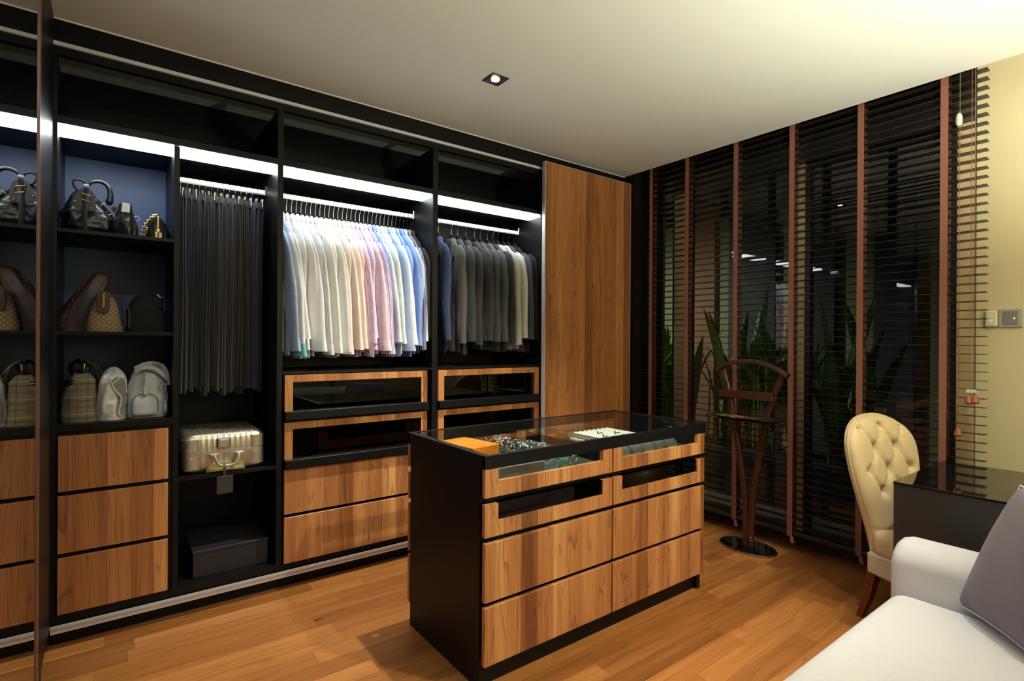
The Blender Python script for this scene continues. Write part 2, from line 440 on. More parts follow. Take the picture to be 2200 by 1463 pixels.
# =================================================================== WARDROBE
fas = thing('wardrobe_fascia', 'black wardrobe header board with pale sliding rail under the ceiling', 'fascia', (1.64, 0, 2.59))
BX(-.2, 3.475, 0, .03, 2.588, CEIL-.006).build('header_board', M['black'], fas, True, smooth=False)
BX(-.2, 3.475, -.012, 0, 2.624, 2.640).build('top_rail', M['alu_white'], fas, True, smooth=False)
pl = thing('wardrobe_plinth', 'black wardrobe plinth with a pale double sliding track on top', 'plinth', (1.64, .05, 0))
BX(-.2, 3.475, .05, .10, 0, .075).build('kickboard', M['black'], pl, True, smooth=False)
MB().box(-.2, 3.475, -.012, .02, .072, .094).box(-.2, 3.475, -.016, -.008, .094, .106).build('track', M['alu'], pl, True, smooth=False)
BX(-.2, 3.475, .03, .037, .10, .115).build('track', M['steel'], pl, True, smooth=False)
BX(-.2, 3.475, .0, .1, .0761, .1).build('track_bed', M['black'], pl, True, smooth=False)

def cabinet(name_label, x0, x1, left, right):
    c = thing('wardrobe_cabinet', name_label, 'wardrobe', ((x0+x1)/2, .26, .1), group=None)
    BX(x0, x1, YB, YB+.03, .1, 2.587).build('back_panel', M['inner'], c, True, smooth=False)
    BX(x0, x1, .005, YB, .1001, .146).build('bottom_board', M['black'], c, True, smooth=False)
    if left: BX(left[0], left[1], 0, YB, .146, 2.587).build('side_panel', M['black'], c, True, smooth=False)
    if right: BX(right[0], right[1], 0, YB, .146, 2.587).build('side_panel', M['black'], c, True, smooth=False)
    return c
def top_shelf(c, x0, x1):
    BX(x0, x1, .165, YB, 2.285, 2.325).build('top_shelf', M['black'], c, True, smooth=False)
    BX(x0, x1, 0, .165, 2.292, 2.325).build('shelf_edge', M['black'], c, True, smooth=False)
def strip(c, x0, x1):
    s_ = BX(x0, x1, .012, .155, 2.276, 2.2915).build('light_strip', M['strip'], c, True, smooth=False, label='glowing white light strip')
def rod(c, x0, x1):
    r = BX(x0, x1, .277, .293, 2.186, 2.214, .006).build('hanging_rod', M['rod'], c, True, label='bright white hanging rail')
    for a, b in ((x0, x0+.006), (x1-.006, x1)): BX(a, b, .265, .305, 2.178, 2.236, .003).build('bracket', M['chrome'], r, True)
def drawer_front(c, x0, x1, z0, z1, y=-.012, th=.02):
    return BX(x0, x1, y, y+th, z0, z1, .0015).build('drawer', M['walnut'], c, True, smooth=False)
def glass_drawer(c, x0, x1, z0, z1, y=-.012, th=.02, fr=.042, ft=.038, fb=.0, top=True):
    m = MB().box(x0, x0+fr, y, y+th, z0, z1).box(x1-fr, x1, y, y+th, z0, z1)
    if top: m.box(x0+fr, x1-fr, y, y+th, z1-ft, z1)
    if fb: m.box(x0+fr, x1-fr, y, y+th, z0, z0+fb)
    d = m.build('drawer', M['walnut'], c, True, smooth=False)
    BX(x0+fr, x1-fr, y+.007, y+.012, z0+fb, z1-(ft if top else 0)).build('pane', M['drawer_glass'], d, True, smooth=False)
    return d
# --- bag and trouser cabinet
A = cabinet('black open wardrobe cabinet with handbag shelves, trouser rail and three walnut drawers', -.2, .715, (-.2, -.186), None)
BX(.245, .268, .0, YB, .146, 2.285).build('divider', M['black'], A, True, smooth=False)
BX(-.186, .245, .5, .52, .96, 2.284).build('led_tinted_back', M['navy'], A, True, smooth=False, label='dark grey back panel with bluish LED light in its colour')
top_shelf(A, -.186, .7148)
strip(A, -.186, .245); strip(A, .268, .7148)
for z0, z1 in ((1.82, 1.836), (1.37, 1.386)): BX(-.186, .245, .003, .5, z0, z1).build('shelf', M['black'], A, True, smooth=False)
BX(-.186, .245, .0, .5, .944, .974).build('shelf', M['black'], A, True, smooth=False)
BX(.268, .7148, .004, YB, .66, .676).build('shelf', M['black'], A, True, smooth=False)
rod(A, .268, .7148)
BX(-.186, .245, .012, .03, .146, .944).build('drawer_recess', M['black_matt'], A, True, smooth=False)
for z0, z1 in ((.685, .926), (.415, .665), (.15, .395)): drawer_front(A, -.178, .226, z0, z1)
# --- shirt cabinet
B = cabinet('black wardrobe cabinet of white and blue shirts above four walnut drawers', .715, 1.651, (.715, .743), None)
top_shelf(B, .743, 1.6508); strip(B, .743, 1.6508); rod(B, .743, 1.6508)
# --- suit cabinet
C = cabinet('black wardrobe cabinet of dark suit jackets above walnut drawers', 1.651, 2.59, (1.651, 1.688), (2.555, 2.59))
top_shelf(C, 1.688, 2.555); strip(C, 1.688, 2.555); rod(C, 1.688, 2.555)
def drawers(c, x0, x1, d0, d1):
    BX(x0, x1, .0, YB, 1.166, 1.178).build('counter', M['black'], c, True, smooth=False)
    BX(x0, x1, .02, .03, .146, .66).build('drawer_recess', M['black_matt'], c, True, smooth=False)
    MB().box(x0, x1, .03, YB, .66, .668).box(x0, x1, .03, YB, .9, .908).build('drawer_tray', M['black_matt'], c, True, smooth=False)
    for z0, z1, b in ((.965, 1.161, .918), (.704, .905, .658)):
        glass_drawer(c, d0, d1, z0, z1)
        BX(d0-.002, d1+.002, -.038, .012, b, z0, .002).build('pull_bar', M['black'], c, True)
    for z0, z1 in ((.408, .649), (.143, .39)): drawer_front(c, d0, d1, z0, z1)
drawers(B, .743, 1.6508, .754, 1.612)
drawers(C, 1.688, 2.555, 1.692, 2.535)
# --- closed cabinet and its sliding door
D = cabinet('closed black wardrobe cabinet behind the tall walnut sliding door', 2.59, 3.475, None, (3.45, 3.475))
for z in (.6, 1.1, 1.6, 2.1): BX(2.59, 3.45, .03, YB, z, z+.02).build('shelf', M['black'], D, True, smooth=False)
sd = thing('sliding_door', 'tall walnut sliding door with thin aluminium edges', 'door', (3.0, -.06, .11))
BX(2.534, 3.464, -.075, -.047, .108, 2.664).build('panel', M['walnut'], sd, True, smooth=False)
for a, b in ((2.527, 2.534), (3.464, 3.467)): BX(a, b, -.078, -.045, .106, 2.667).build('edge_profile', M['alu'], sd, True, smooth=False)
BX(2.534, 3.464, -.077, -.045, 2.664, 2.667).build('edge_profile', M['alu'], sd, True, smooth=False)

# =================================================================== CEILING SPOTS
def downlight(x, y, watts, cone, aim, col, label):
    t = thing('downlight', label, 'ceiling light', (x, y, CEIL), group='recessed ceiling spots')
    h = .052
    MB().box(-h, h, -h, -.038, -.004, 0).box(-h, h, .038, h, -.004, 0).box(-h, -.038, -.038, .038, -.004, 0).box(.038, h, -.038, .038, -.004, 0).build('trim_frame', M['lamp_black'], t, smooth=False)
    MB().box(-.038, .038, -.038, .038, -.0012, -.0002).build('baffle', M['lamp_black'], t, smooth=False)
    MB().lathe([(.001, -.010), (.014, -.009), (.021, -.005), (.022, -.0013)], n=20).build('bulb', M['bulb'], t)
    ld = bpy.data.lights.new('downlight_lamp', 'SPOT'); ld.energy = watts; ld.color = col; ld.spot_size = rad(cone); ld.spot_blend = .9; ld.shadow_soft_size = .022
    lo = bpy.data.objects.new('lamp', ld); COL.objects.link(lo); lo.parent = t; lo.location = (0, 0, -.035)
    lo.rotation_euler = (Vector(aim)-Vector((x, y, CEIL))).to_track_quat('-Z', 'Y').to_euler()
for i, (x, y, wt, cn, am) in enumerate(SPOTS):
    downlight(x, y, wt, cn, am, SPOT_COL[i], ['lit square downlight in the ceiling above the island', 'square downlight in the ceiling above the sofa', 'square downlight in the ceiling in front of the island', 'added square fill downlight in the ceiling beside the mirror'][i])

# =================================================================== GARMENTS
def sgn(v, p): return (abs(v)**p)*(1 if v >= 0 else -1)
def oval(cx, cy, z, hx, hy, n=20, p=.85, fold=None, tilt=0., rot=0.):
    r = []
    for k in range(n):
        a = 2*pi*(k+.5)/n
        x = hx*sgn(cos(a), p); y = hy*sgn(sin(a), p)
        if fold: x += fold(cy+y, z)
        if rot: x, y = x*cos(rot)-y*sin(rot), x*sin(rot)+y*cos(rot)
        r.append((cx+x, cy+y, z+tilt*y))
    return r
def lerp_table(tab, z):
    """tab rows (z, ...) descending z"""
    if z >= tab[0][0]: return tab[0][1:]
    for a, b in zip(tab, tab[1:]):
        if z >= b[0]:
            t = (a[0]-z)/(a[0]-b[0]); t = t*t*(3-2*t) if False else t
            return [p+(q-p)*t for p, q in zip(a[1:], b[1:])]
    return tab[-1][1:]
def lathe_part(tab, steps, fold=None, n=20, p=.85):
    """tab rows (z, cx, cy, hx, hy)"""
    z0, z1 = tab[0][0], tab[-1][0]; rings = []
    for i in range(steps+1):
        z = z0+(z1-z0)*i/steps; q_ = lerp_table(tab, z); rings.append(oval(q_[0], q_[1], z, q_[2], q_[3], n, p, fold, 0., q_[4] if len(q_) > 4 else 0.))
    return rings
def hook_path():
    P = []
    for k in range(9):
        a = rad(-60+k*32); P.append((0, .019*cos(a)*-1, .0165+.0195*sin(a)-.0))
    return P
DROP = .036
def oval_(z, hx, hy, n=16): return [(hx*cos(2*pi*k/n), hy*sin(2*pi*k/n), z) for k in range(n)]
def hanger_mesh_parts(kind, drop=DROP):
    # hook over the rod (origin is the rod centre), y is the shoulder direction
    hk = MB(); P = [(0, .018*cos(rad(a)), .002+.020*sin(rad(a))) for a in range(-20, 201, 20)]
    P = P[::-1] if False else P
    P = [(0, .0, -.075-drop), (0, 0, -.062-drop*.6), (0, -.002, -.045), (0, -.016, -.03)] + [(0, -.0185*cos(rad(a)), .0+.0185*sin(rad(a))) for a in range(0, 181, 20)] + [(0, .018, -.012)]
    hk.tube(P, .0016, 6)
    bd = MB()
    w, d, th = (.145, .112, .0035) if kind == 'thin' else (.17, .095, .010)
    pts = [(0, -w, -.108-d), (0, -w*.6, -.108-d*.58), (0, -w*.2, -.118), (0, 0, -.085), (0, w*.2, -.118), (0, w*.6, -.108-d*.58), (0, w, -.108-d)]
    rr = [th*.9, th, th*1.2, th*1.25, th*1.2, th, th*.9]
    if kind == 'thin': bd.lathe([(.0035,-.052), (.0075,-.056), (.009,-.075), (.012,-.098)], n=10)
    else: bd.loft([oval_(-.052, .006, .012), oval_(-.06, .010, .022), (oval_(-.09, .013, .042)), oval_(-.125, .014, .075)])
    bd.tube(pts, rr, 8, ry=[r*(.6 if kind == 'thin' else 1.3) for r in rr])
    bd.v = [(a, b, c-drop) for a, b, c in bd.v]
    return hk, bd
HM = {}
for kd in ('thin', 'broad'):
    hk, bd = hanger_mesh_parts(kd); HM[kd] = (hk.mesh('hook', M['chrome']), bd.mesh('shoulder_bar', M['plastic_black']))
def clip_hanger():
    hk, _ = hanger_mesh_parts('thin', 0.)
    bar = MB().tube([(0, -.15, -.078), (0, .15, -.078)], .003, 6)
    cl = MB().box(-.006, .006, -.011, .011, -.115, -.07, .002)
    return hk.mesh('hook', M['chrome']), bar.mesh('clip_bar', M['chrome']), cl.mesh('clip', M['chrome'])
HM['clip'] = clip_hanger()
def put(name, me, parent, loc=(0,0,0)):
    o = bpy.data.objects.new(name, me); COL.objects.link(o); o.parent = parent; o.location = loc; return o
def hanger(kind, x, rz, label, grp):
    t = thing('clothes_hanger', label, 'hanger', (x, .285, 2.2), rz, grp)
    if kind == 'clip':
        put('hook', HM['clip'][0], t); put('clip_bar', HM['clip'][1], t)
        for y in (-.12, .12): put('clip', HM['clip'][2], t, (0, y, 0))
    else:
        put('hook', HM[kind][0], t); put('shoulder_bar', HM[kind][1], t)
    return t

WH = lin(240,240,240)
SH = [  # colour words, base, stripe, count, width, cuff
 ('pale blue', lin(176,200,232), None, 0, .3, None),
 ('white with a turquoise cuff', lin(226,230,238), None, 0, .3, lin(104,196,206)),
 ('bright white', WH, None, 0, .3, None),
 ('white with two dark cuff buttons', lin(236,236,240), None, 0, .3, None),
 ('ivory white', lin(239,239,234), None, 0, .3, None),
 ('cool white', lin(232,236,240), None, 0, .3, None),
 ('white with fine grey stripes', lin(236,236,236), lin(168,170,180), 26, .22, None),
 ('white with broad grey stripes', lin(232,232,230), lin(160,164,176), 18, .28, None),
 ('off-white', lin(236,236,232), None, 0, .3, None),
 ('cream', lin(238,235,226), None, 0, .3, None),
 ('white with a soft grey cast', lin(222,224,226), None, 0, .3, None),
 ('white with faint beige stripes', lin(240,236,230), lin(206,196,186), 22, .25, None),
 ('shell pink white', lin(240,226,220), lin(226,206,198), 20, .3, None),
 ('pale peach', lin(238,222,214), None, 0, .3, None),
 ('peach with cross-striped cuff', lin(240,224,216), None, 0, .3, None),
 ('blush pink', lin(236,212,214), None, 0, .3, None),
 ('pink and lilac striped', lin(236,214,228), lin(196,152,192), 18, .35, None),
 ('lilac striped', lin(232,216,238), lin(180,148,200), 22, .35, None),
 ('pale lilac', lin(222,206,226), None, 0, .3, None),
 ('pink check with dark buttons', lin(238,222,230), lin(220,184,206), 34, .4, None),
 ('purple striped', lin(226,216,240), lin(150,118,186), 20, .4, None),
 ('cornflower blue', lin(120,150,214), lin(150,176,228), 20, .4, None),
 ('white with blue hairlines', lin(226,232,240), lin(140,164,210), 24, .2, None),
 ('mint white striped', lin(226,236,232), lin(190,206,206), 26, .35, None),
 ('light grey-blue', lin(200,212,222), None, 0, .3, None),
 ('powder blue', lin(170,190,228), None, 0, .3, None),
 ('white with a plain cuff', lin(238,240,242), None, 0, .3, None),
 ('sky blue', lin(140,170,228), None, 0, .3, None),
 ('mid blue', lin(124,156,220), None, 0, .3, None),
 ('pale blue striped', lin(206,220,242), lin(140,166,216), 22, .35, None),
 ('navy and white striped', lin(44,42,84), lin(206,206,226), 18, .38, None),
 ('dark charcoal', lin(52,50,56), None, 0, .3, None)]
def shirt(i, x, rz, spec):
    words, base, st, n, w, cuffc = spec
    m = cloth(base, st, n, w) if st else cloth(base)
    rnd = random.Random(100+i); ph = i*.9
    t = thing('dress_shirt', '%s dress shirt, %s from the left on the shirt rail' % (words, ordw(i)), 'shirt', (x, .285, 2.2-DROP), rz, 'dress shirts on the middle rail')
    L = -.87-rnd.uniform(0, .05)
    fold = lambda y, z: (min(1, max(0, (-z-.2)/.5)))*.0055*sin(y*34+ph+z*1.5)+.002*sin(y*70+ph*2)*min(1, max(0, (-z-.3)))
    body = [(-.098, 0, 0, .008, .048), (-.125, 0, 0, .0105, .085), (-.17, 0, 0, .0105, .14), (-.235, 0, 0, .0105, .19), (-.30, 0, .01, .0105, .195), (-.6, 0, .015, .0105, .195), (L, 0, .015, .012, .20)]
    MB().loft(lathe_part(body, 22, fold, 26)).build('body', m, t, ang=60)
    col = [(-.066, 0, -.004, .004, .030), (-.071, 0, -.004, .0085, .040), (-.08, 0, -.004, .0115, .047), (-.10, 0, -.004, .0125, .054), (-.108, 0, -.004, .0115, .056)]
    MB().loft(lathe_part(col, 8, None, 18)).build('collar', m, t, ang=50)
    jx = rnd.uniform(-.007, .007); sl = -.75-rnd.uniform(-.03, .085)
    fwd = i % 3 != 0 or i in (0, 30); sw = rnd.uniform(.002, .016) if fwd else rnd.uniform(-.06, -.045)
    lean = min(.05, max(0., 1.605-x)*.6)*rnd.uniform(.7, 1.1); tw = rad(rnd.uniform(12, 30)) if fwd else 0.
    a1, a2 = rnd.uniform(.0005, .003), rnd.uniform(5, 11)
    if i == 1: sl = -.835; sw = .03
    f2 = lambda y, z: a1*sin(z*a2+ph*1.7)+.0035*sin(y*48+ph+z*2)*min(1, max(0, (-z-.3)*3))
    for sg, nm in ((-1, 'sleeve'), (1, 'sleeve')):
        tab = [(-.205, 0, sg*.155, .009, .03, 0), (-.25, jx, sg*.175, .0145, .058, 0), (-.33, jx+lean*.12, sg*(.185), .0165, .072, tw*.5), (-.55, jx+lean*.5, sg*(.196+sw), .016, .064, tw), (sl, jx*2+lean, sg*(.206+sw), .0145, .050, tw)]
        MB().loft(lathe_part(tab, 18, f2, 18)).build(nm, m, t, ang=60)
        ct = [(sl+.004, jx*2+lean, sg*(.206+sw), .0155, .051, tw), (sl-.066, jx*2+lean*1.1, sg*(.208+sw), .0165, .055, tw)]
        cm = cloth(cuffc) if cuffc else (cloth(base, st or lin(214,186,180), 90, .35, 1) if ('cross' in words or (st and i % 2)) else m)
        cu = MB().loft(lathe_part(ct, 4, f2, 18)).build('cuff', cm, t, ang=50)
        if sg < 0 and 'button' in words:
            for dz in (.02, .045):
                MB().lathe([(.0001, 0), (.005, 0), (.006, .001), (.005, .002), (.0001, .002)], n=12).xf(Matrix.Translation((jx*2+lean-.015+.012*sin(tw), -.222-sw, sl-dz)) @ Matrix.Rotation(-pi/2, 4, 'Y')).build('button', M['plastic_black'], cu)
    return t
NSH = len(SH)
for i, sp in enumerate(SH):
    x = .776 if i == 0 else .802+(i-1)*.0278
    shirt(i, x, rad(random.uniform(-4, 4)) if i < 29 else 0., sp)
    hanger('thin', x, 0, 'slim black hanger with chrome hook, %s from the left on the shirt rail' % ordw(i), 'shirt hangers')

SU = [('royal navy blue', lin(44,58,94), None), ('grey-brown pinstriped', lin(76,72,70), lin(100,96,94)), ('dark slate', lin(54,57,64), None), ('charcoal', lin(48,48,52), None),
      ('brown-black', lin(52,50,46), None), ('dark grey pinstriped', lin(58,58,60), lin(76,76,78)), ('mid grey', lin(72,73,74), None), ('near-black', lin(38,38,42), None), ('pale linen grey', lin(160,157,148), None),
      ('light grey', lin(178,175,166), None), ('blue-grey', lin(62,66,78), None), ('black', lin(26,26,26), None)]
SX = [1.848, 1.954, 2.006, 2.078, 2.15, 2.202, 2.267, 2.316, 2.36, 2.416, 2.462, 2.522]
SR = [14, 10, 6, 9, 4, 3, 2, -1, -4, -5, -7, -5]
def suit(i, x, rz, spec):
    words, base, st = spec; m = cloth(base, st, 40, .18) if st else cloth(base)
    rnd = random.Random(300+i); ph = i*1.3
    t = thing('suit_jacket', '%s suit jacket, %s from the left on the suit rail' % (words, ordw(i)), 'jacket', (x, .285, 2.2-DROP), rz, 'suit jackets on the right rail')
    L = -.87-rnd.uniform(0, .04); tk = .015
    fold = lambda y, z: (min(1, max(0, (-z-.3)/.5)))*.007*sin(y*22+ph+z)
    body = [(-.105, 0, 0, .02, .055), (-.13, 0, 0, .02, .10), (-.17, 0, 0, .017, .165), (-.21, 0, 0, tk, .195), (-.30, 0, .01, tk, .19), (-.55, 0, .02, tk, .175), (L, 0, .02, tk+.004, .20)]
    MB().loft(lathe_part(body, 22, fold, 26)).build('body', m, t, ang=60)
    MB().loft(lathe_part([(-.085, 0, .005, .026, .055), (-.105, 0, 0, .028, .072), (-.135, 0, -.005, .023, .085)], 4, None, 18)).build('collar', m, t, ang=50)
    # lapel lying on the visible flank
    lp = MB(); 
    lp.prism([(-.06, -.10), (-.095, -.125), (-.12, -.22), (-.085, -.24), (-.06, -.42), (-.05, -.30)], 0, -.0245, -.0165).build('lapel', m, t, ang=30)
    f2 = lambda y, z: .004*sin(z*13+ph*1.7)
    sl = -.81-rnd.uniform(-.02, .03)
    for sg in (-1, 1):
        tab = [(-.152, 0, sg*.15, .012, .03), (-.185, 0, sg*.170, .024, .056), (-.25, 0, sg*.183, .030, .070), (-.36, 0, sg*.192, .029, .074), (-.58, 0, sg*.205, .026, .068), (sl, 0, sg*.222, .022, .056)]
        s_ = MB().loft(lathe_part(tab, 18, f2, 18)).build('sleeve', m, t, ang=60)
        if sg < 0:
            for k in range(4):
                MB().lathe([(.0001, 0), (.005, 0), (.006, .0015), (.004, .003), (.0001, .003)], n=10).xf(Matrix.Translation((-.024, -.245+.004*k, sl+.022+.019*k)) @ Matrix.Rotation(-pi/2, 4, 'Y')).build('button', M['plastic_black'], s_)
    return t
for i, sp in enumerate(SU):
    suit(i, SX[i], rad(-SR[i]), sp)
    hanger('broad', SX[i], rad(-SR[i]), 'broad black suit hanger with chrome hook, %s from the left on the suit rail' % ordw(i), 'suit hangers')

TC = [('dark grey', (70,70,76)), ('navy blue', (46,54,84)), ('charcoal', (58,56,58)), ('black pleated', (42,41,44)), ('dark grey pinstripe', (64,62,62)), ('brown-black', (58,54,52)), ('warm grey', (76,72,70)), ('grey', (82,78,76)),
      ('slate grey', (68,68,72)), ('soft charcoal', (58,56,58)), ('black', (44,42,44)), ('dark brown-grey', (60,56,54)), ('dark blue', (48,58,90)), ('near-black', (42,42,44))]
def trousers(i, x, words, colr):
    rnd = random.Random(500+i); ph = rnd.uniform(0, 6); m = cloth(lin(*[c*.8 for c in colr]))
    t = thing('trousers', '%s trousers clipped by the waist, %s pair from the left' % (words, ordw(i)), 'trousers', (x, .285, 2.2), rad(rnd.uniform(-3, 3)), 'trousers on the left rail')
    L = -1.10-rnd.uniform(0, .05); yy = rnd.uniform(-.015, .02)
    MB().loft(lathe_part([(-.088, 0, yy, .0115, .150), (-.128, 0, yy, .0125, .152)], 2, None, 18)).build('waistband', m, t, ang=50)
    for k, sx in enumerate((-.0065, .0065)):
        f2 = lambda y, z: .0028*sin(z*5+ph+k)+.0025*sin(y*50+ph+k*2)*min(1, -z)
        d = rnd.uniform(-.012, .012)
        tab = [(-.120, sx, yy, .006, .148), (-.35, sx, yy+d*.4, .0085, .142), (-.7, sx, yy+d, .0095, .13), (L+rnd.uniform(-.01, .02), sx, yy+d, .0105, .118)]
        MB().loft(lathe_part(tab, 20, f2, 18, .6)).build('trouser_leg', m, t, ang=60)
for i, (w, c) in enumerate(TC):
    x = .296+i*.0288
    trousers(i, x, w, c); hanger('clip', x, 0, 'chrome clip hanger, %s from the left on the trouser rail' % ordw(i), 'trouser hangers')

# =================================================================== BAGS, SUITCASE, BOX
def blob(tab, steps, n=44, p=.8, wob=0., k=5, ph=0., kz=18.):
    """tab rows (z, cx, cy, hx, hy) rising; soft body of rings"""
    z0, z1 = tab[0][0], tab[-1][0]; rings = []
    T = [(-r[0],)+tuple(r[1:]) for r in tab]
    for i in range(steps+1):
        z = z0+(z1-z0)*i/steps; cx, cy, hx, hy = lerp_table(T, -z); r = []
        for q in range(n):
            a = 2*pi*(q+.5)/n; f = 1+wob*sin(k*a+ph+kz*z)+wob*.6*sin((k+4)*a-kz*1.7*z+ph)
            qv = Vector((cos(a)*2.2+ph*3, sin(a)*2.2, z*26)); f *= 1+wob*1.6*mnoise.noise(qv)+wob*.9*mnoise.noise(qv*2.3)
            r.append((cx+hx*f*sgn(cos(a), p), cy+hy*f*sgn(sin(a), p), z))
        rings.append(r)
    return rings
def ring(c, r, tr, n=24, axis='y', sx=1., sz=1.):
    P = []
    for k in range(n):
        a = 2*pi*k/n
        P.append((c[0]+r*sx*cos(a), c[1], c[2]+r*sz*sin(a)) if axis == 'y' else (c[0], c[1]+r*sx*cos(a), c[2]+r*sz*sin(a)) if axis == 'x' else (c[0]+r*sx*cos(a), c[1]+r*sz*sin(a), c[2]))
    return MB().tube(P, tr, 6, closed=True)
def ball(c, r, n=10):
    return MB().lathe([(r*sin(pi*k/8)+.00005, -r*cos(pi*k/8)) for k in range(9)], c, n)

# 1 black leather handbag with buckled strap
b = thing('handbag', 'large black leather handbag with brass buckle strap and ring handle', 'handbag', (-.083, .16, 1.836))
MB().loft(blob([(0,0,0,.085,.07), (.03,0,0,.098,.085), (.075,0,0,.098,.084), (.12,-.006,0,.082,.066), (.16,-.012,0,.058,.044), (.195,-.018,0,.038,.03), (.205,-.018,0,.02,.018)], 40, wob=.06, k=6)).build('body', M['leather_black'], b, ang=70)
MB().prism([(-.055,.135), (-.05,.115), (.012,.1), (.028,.112), (.026,.165), (.008,.198), (-.022,.2), (-.04,.175)], 1, -.082, -.07, True).xf(Matrix.Translation((0, -.006, 0))).build('flap', M['leather_black'], b)
MB().tube([(-.006, -.045, .228), (-.006, -.075, .222), (-.007, -.092, .18), (-.01, -.095, .12), (-.012, -.095, .06), (-.01, -.092, .0)], .0025, 6, ry=.011, up=(0,-1,0)).build('strap', M['leather_black'], b)
bk = MB()
bk.tube([(-.024,-.098,.176), (.008,-.098,.168), (.012,-.098,.14), (-.02,-.098,.148)], .0026, 6, closed=True).build('buckle', M['gold'], b)
for x, z in ((-.046, .135), (.012, .112)): ball((x, -.09, z), .0045).build('stud', M['gold'], b)
MB().tube([(-.003,-.03,.225), (.012,-.03,.245), (.036,-.03,.254), (.062,-.03,.248), (.078,-.03,.225), (.082,-.03,.19), (.078,-.03,.165), (.076,-.03,.15)], [.006,.007,.008,.009,.010,.012,.015,.010], 10).build('handle', M['leather_black'], b)
MB().tube([(-.005,-.03,.228), (-.02,-.03,.246), (-.043,-.03,.25), (-.055,-.03,.235), (-.047,-.03,.21), (-.03,-.03,.195)], .005, 8).build('handle', M['leather_black'], b)
ring((.07, -.03, .13), .027, .0026).build('ring', M['gold'], b)
# 2 small black bag
b = thing('handbag', 'small black leather bag with slouched top, between buckle bag and chain bag', 'handbag', (.058, .13, 1.836))
MB().loft(blob([(0,0,0,.048,.06), (.03,0,0,.05,.062), (.07,-.002,0,.046,.055), (.11,-.003,0,.034,.04), (.145,-.002,0,.026,.028), (.165,.0,0,.024,.02), (.172,0,0,.012,.012)], 30, wob=.055, k=5, ph=2)).build('body', M['leather_black'], b, ang=70)
MB().prism([(-.018,.118), (.014,.118), (.017,.155), (-.012,.158)], 1, -.043, -.037).build('tab', M['satin'], b)
MB().tube([(-.03,-.02,.13), (-.045,-.02,.14), (-.05,-.02,.128), (-.035,-.02,.118)], .005, 6).build('loop', M['leather_black'], b)
ring((.043, -.02, .098), .011, .002).build('ring', M['steel'], b)
# 3 quilted bag with gold chain
b = thing('handbag', 'black quilted bag with gold chain strap and white tag', 'handbag', (.178, .11, 1.836))
MB().loft(blob([(0,.012,0,.05,.04), (.04,.01,0,.05,.04), (.08,.004,0,.038,.03), (.11,-.004,0,.024,.02), (.125,-.01,0,.012,.012)], 14, wob=.03, k=8, ph=1)).build('body', M['leather_black'], b, ang=70)
CH = [(-.06,-.02,.005), (-.055,-.025,.035), (-.05,-.03,.06), (-.035,-.03,.085), (-.02,-.03,.108), (-.002,-.03,.122), (.008,-.035,.112)]
def chain(parent, P, step, r, mat):
    seg = [Vector(p) for p in P]; acc = []; 
    for a, c in zip(seg, seg[1:]):
        k = max(1, int((c-a).length/step)); acc += [a+(c-a)*(j/k) for j in range(k)]
    base = MB().tube([(r*1.35*cos(2*pi*j/10), r*sin(2*pi*j/10), 0) for j in range(10)], r*.3, 5, closed=True).mesh('link', mat)
    for j, p in enumerate(acc):
        o = bpy.data.objects.new('link', base); COL.objects.link(o); o.parent = parent; o.location = p
        d = (acc[min(j+1, len(acc)-1)]-acc[max(j-1, 0)]); o.rotation_euler = Matrix.Rotation(0,3,'X').to_euler()
        o.rotation_euler = (rad(90 if j % 2 else 20), -math.atan2(d.z, d.x), 0)
chain(b, CH, .0085, .0055, M['gold'])
chain(b, [(-.048,-.03,.0), (-.042,-.034,.03), (-.036,-.036,.055)], .0085, .0055, M['gold'])
MB().box(.003, .011, -.043, -.038, .045, .112, .001).box(.0, .014, -.046, -.037, .036, .048, .001).build('clasp', M['gold'], b)
BX(-.006, .006, -.048, -.044, .004, .036, .001).build('buckle', M['gold'], b)
BX(.010, .022, -.0475, -.0445, .0, .034, .0005).build('tag', M['white'], b)
# 4 brown braided bag
b = thing('handbag', 'tall dark brown hobo bag with braided edge, leaning behind the monogram bag', 'handbag', (-.09, .2, 1.386))
MB().loft(blob([(0,-.03,0,.09,.05), (.05,-.03,0,.085,.05), (.12,-.012,0,.07,.045), (.18,.014,0,.058,.038), (.23,.035,0,.047,.03), (.265,.05,0,.036,.022), (.285,.056,0,.018,.012)], 22, wob=.03, k=5)).build('body', M['brown_leather'], b, ang=70)
for q in range(2):
    P = []
    for k in range(26):
        z = .01+k*.0098; t = z/.285; P.append((-.09+.11*t**1.35+.004*sin(k*1.9+q*pi), -.055+.02*t+.004*cos(k*1.9+q*pi), z))
    MB().tube(P, .0045, 6).build('braid', M['brown_leather'], b)
# 5 monogram bag
def monogram():
    m, nt, p = newmat('monogram_canvas'); tc = nd(nt, 'ShaderNodeTexCoord'); sp = nd(nt, 'ShaderNodeSeparateXYZ'); link(nt, tc.outputs['Object'], sp.inputs[0])
    def cell(v, k, o=0.): return mth(nt, 'SUBTRACT', mth(nt, 'FRACT', mth(nt, 'ADD', mth(nt, 'MULTIPLY', v, k), o)), .5)
    u = cell(sp.outputs[0], 46.); v = cell(sp.outputs[2], 46.)
    d = mth(nt, 'SQRT', mth(nt, 'ADD', mth(nt, 'MULTIPLY', u, u), mth(nt, 'MULTIPLY', v, v)))
    rg = mth(nt, 'LESS_THAN', mth(nt, 'ABSOLUTE', mth(nt, 'SUBTRACT', d, .36)), .09)
    mx = nd(nt, 'ShaderNodeMix', _data_type='RGBA'); mx.inputs['A'].default_value = lin(150,124,88); mx.inputs['B'].default_value = lin(92,72,50)
    link(nt, rg, mx.inputs['Factor']); link(nt, mx.outputs['Result'], p.inputs['Base Color']); p.inputs['Roughness'].default_value = .7; return m
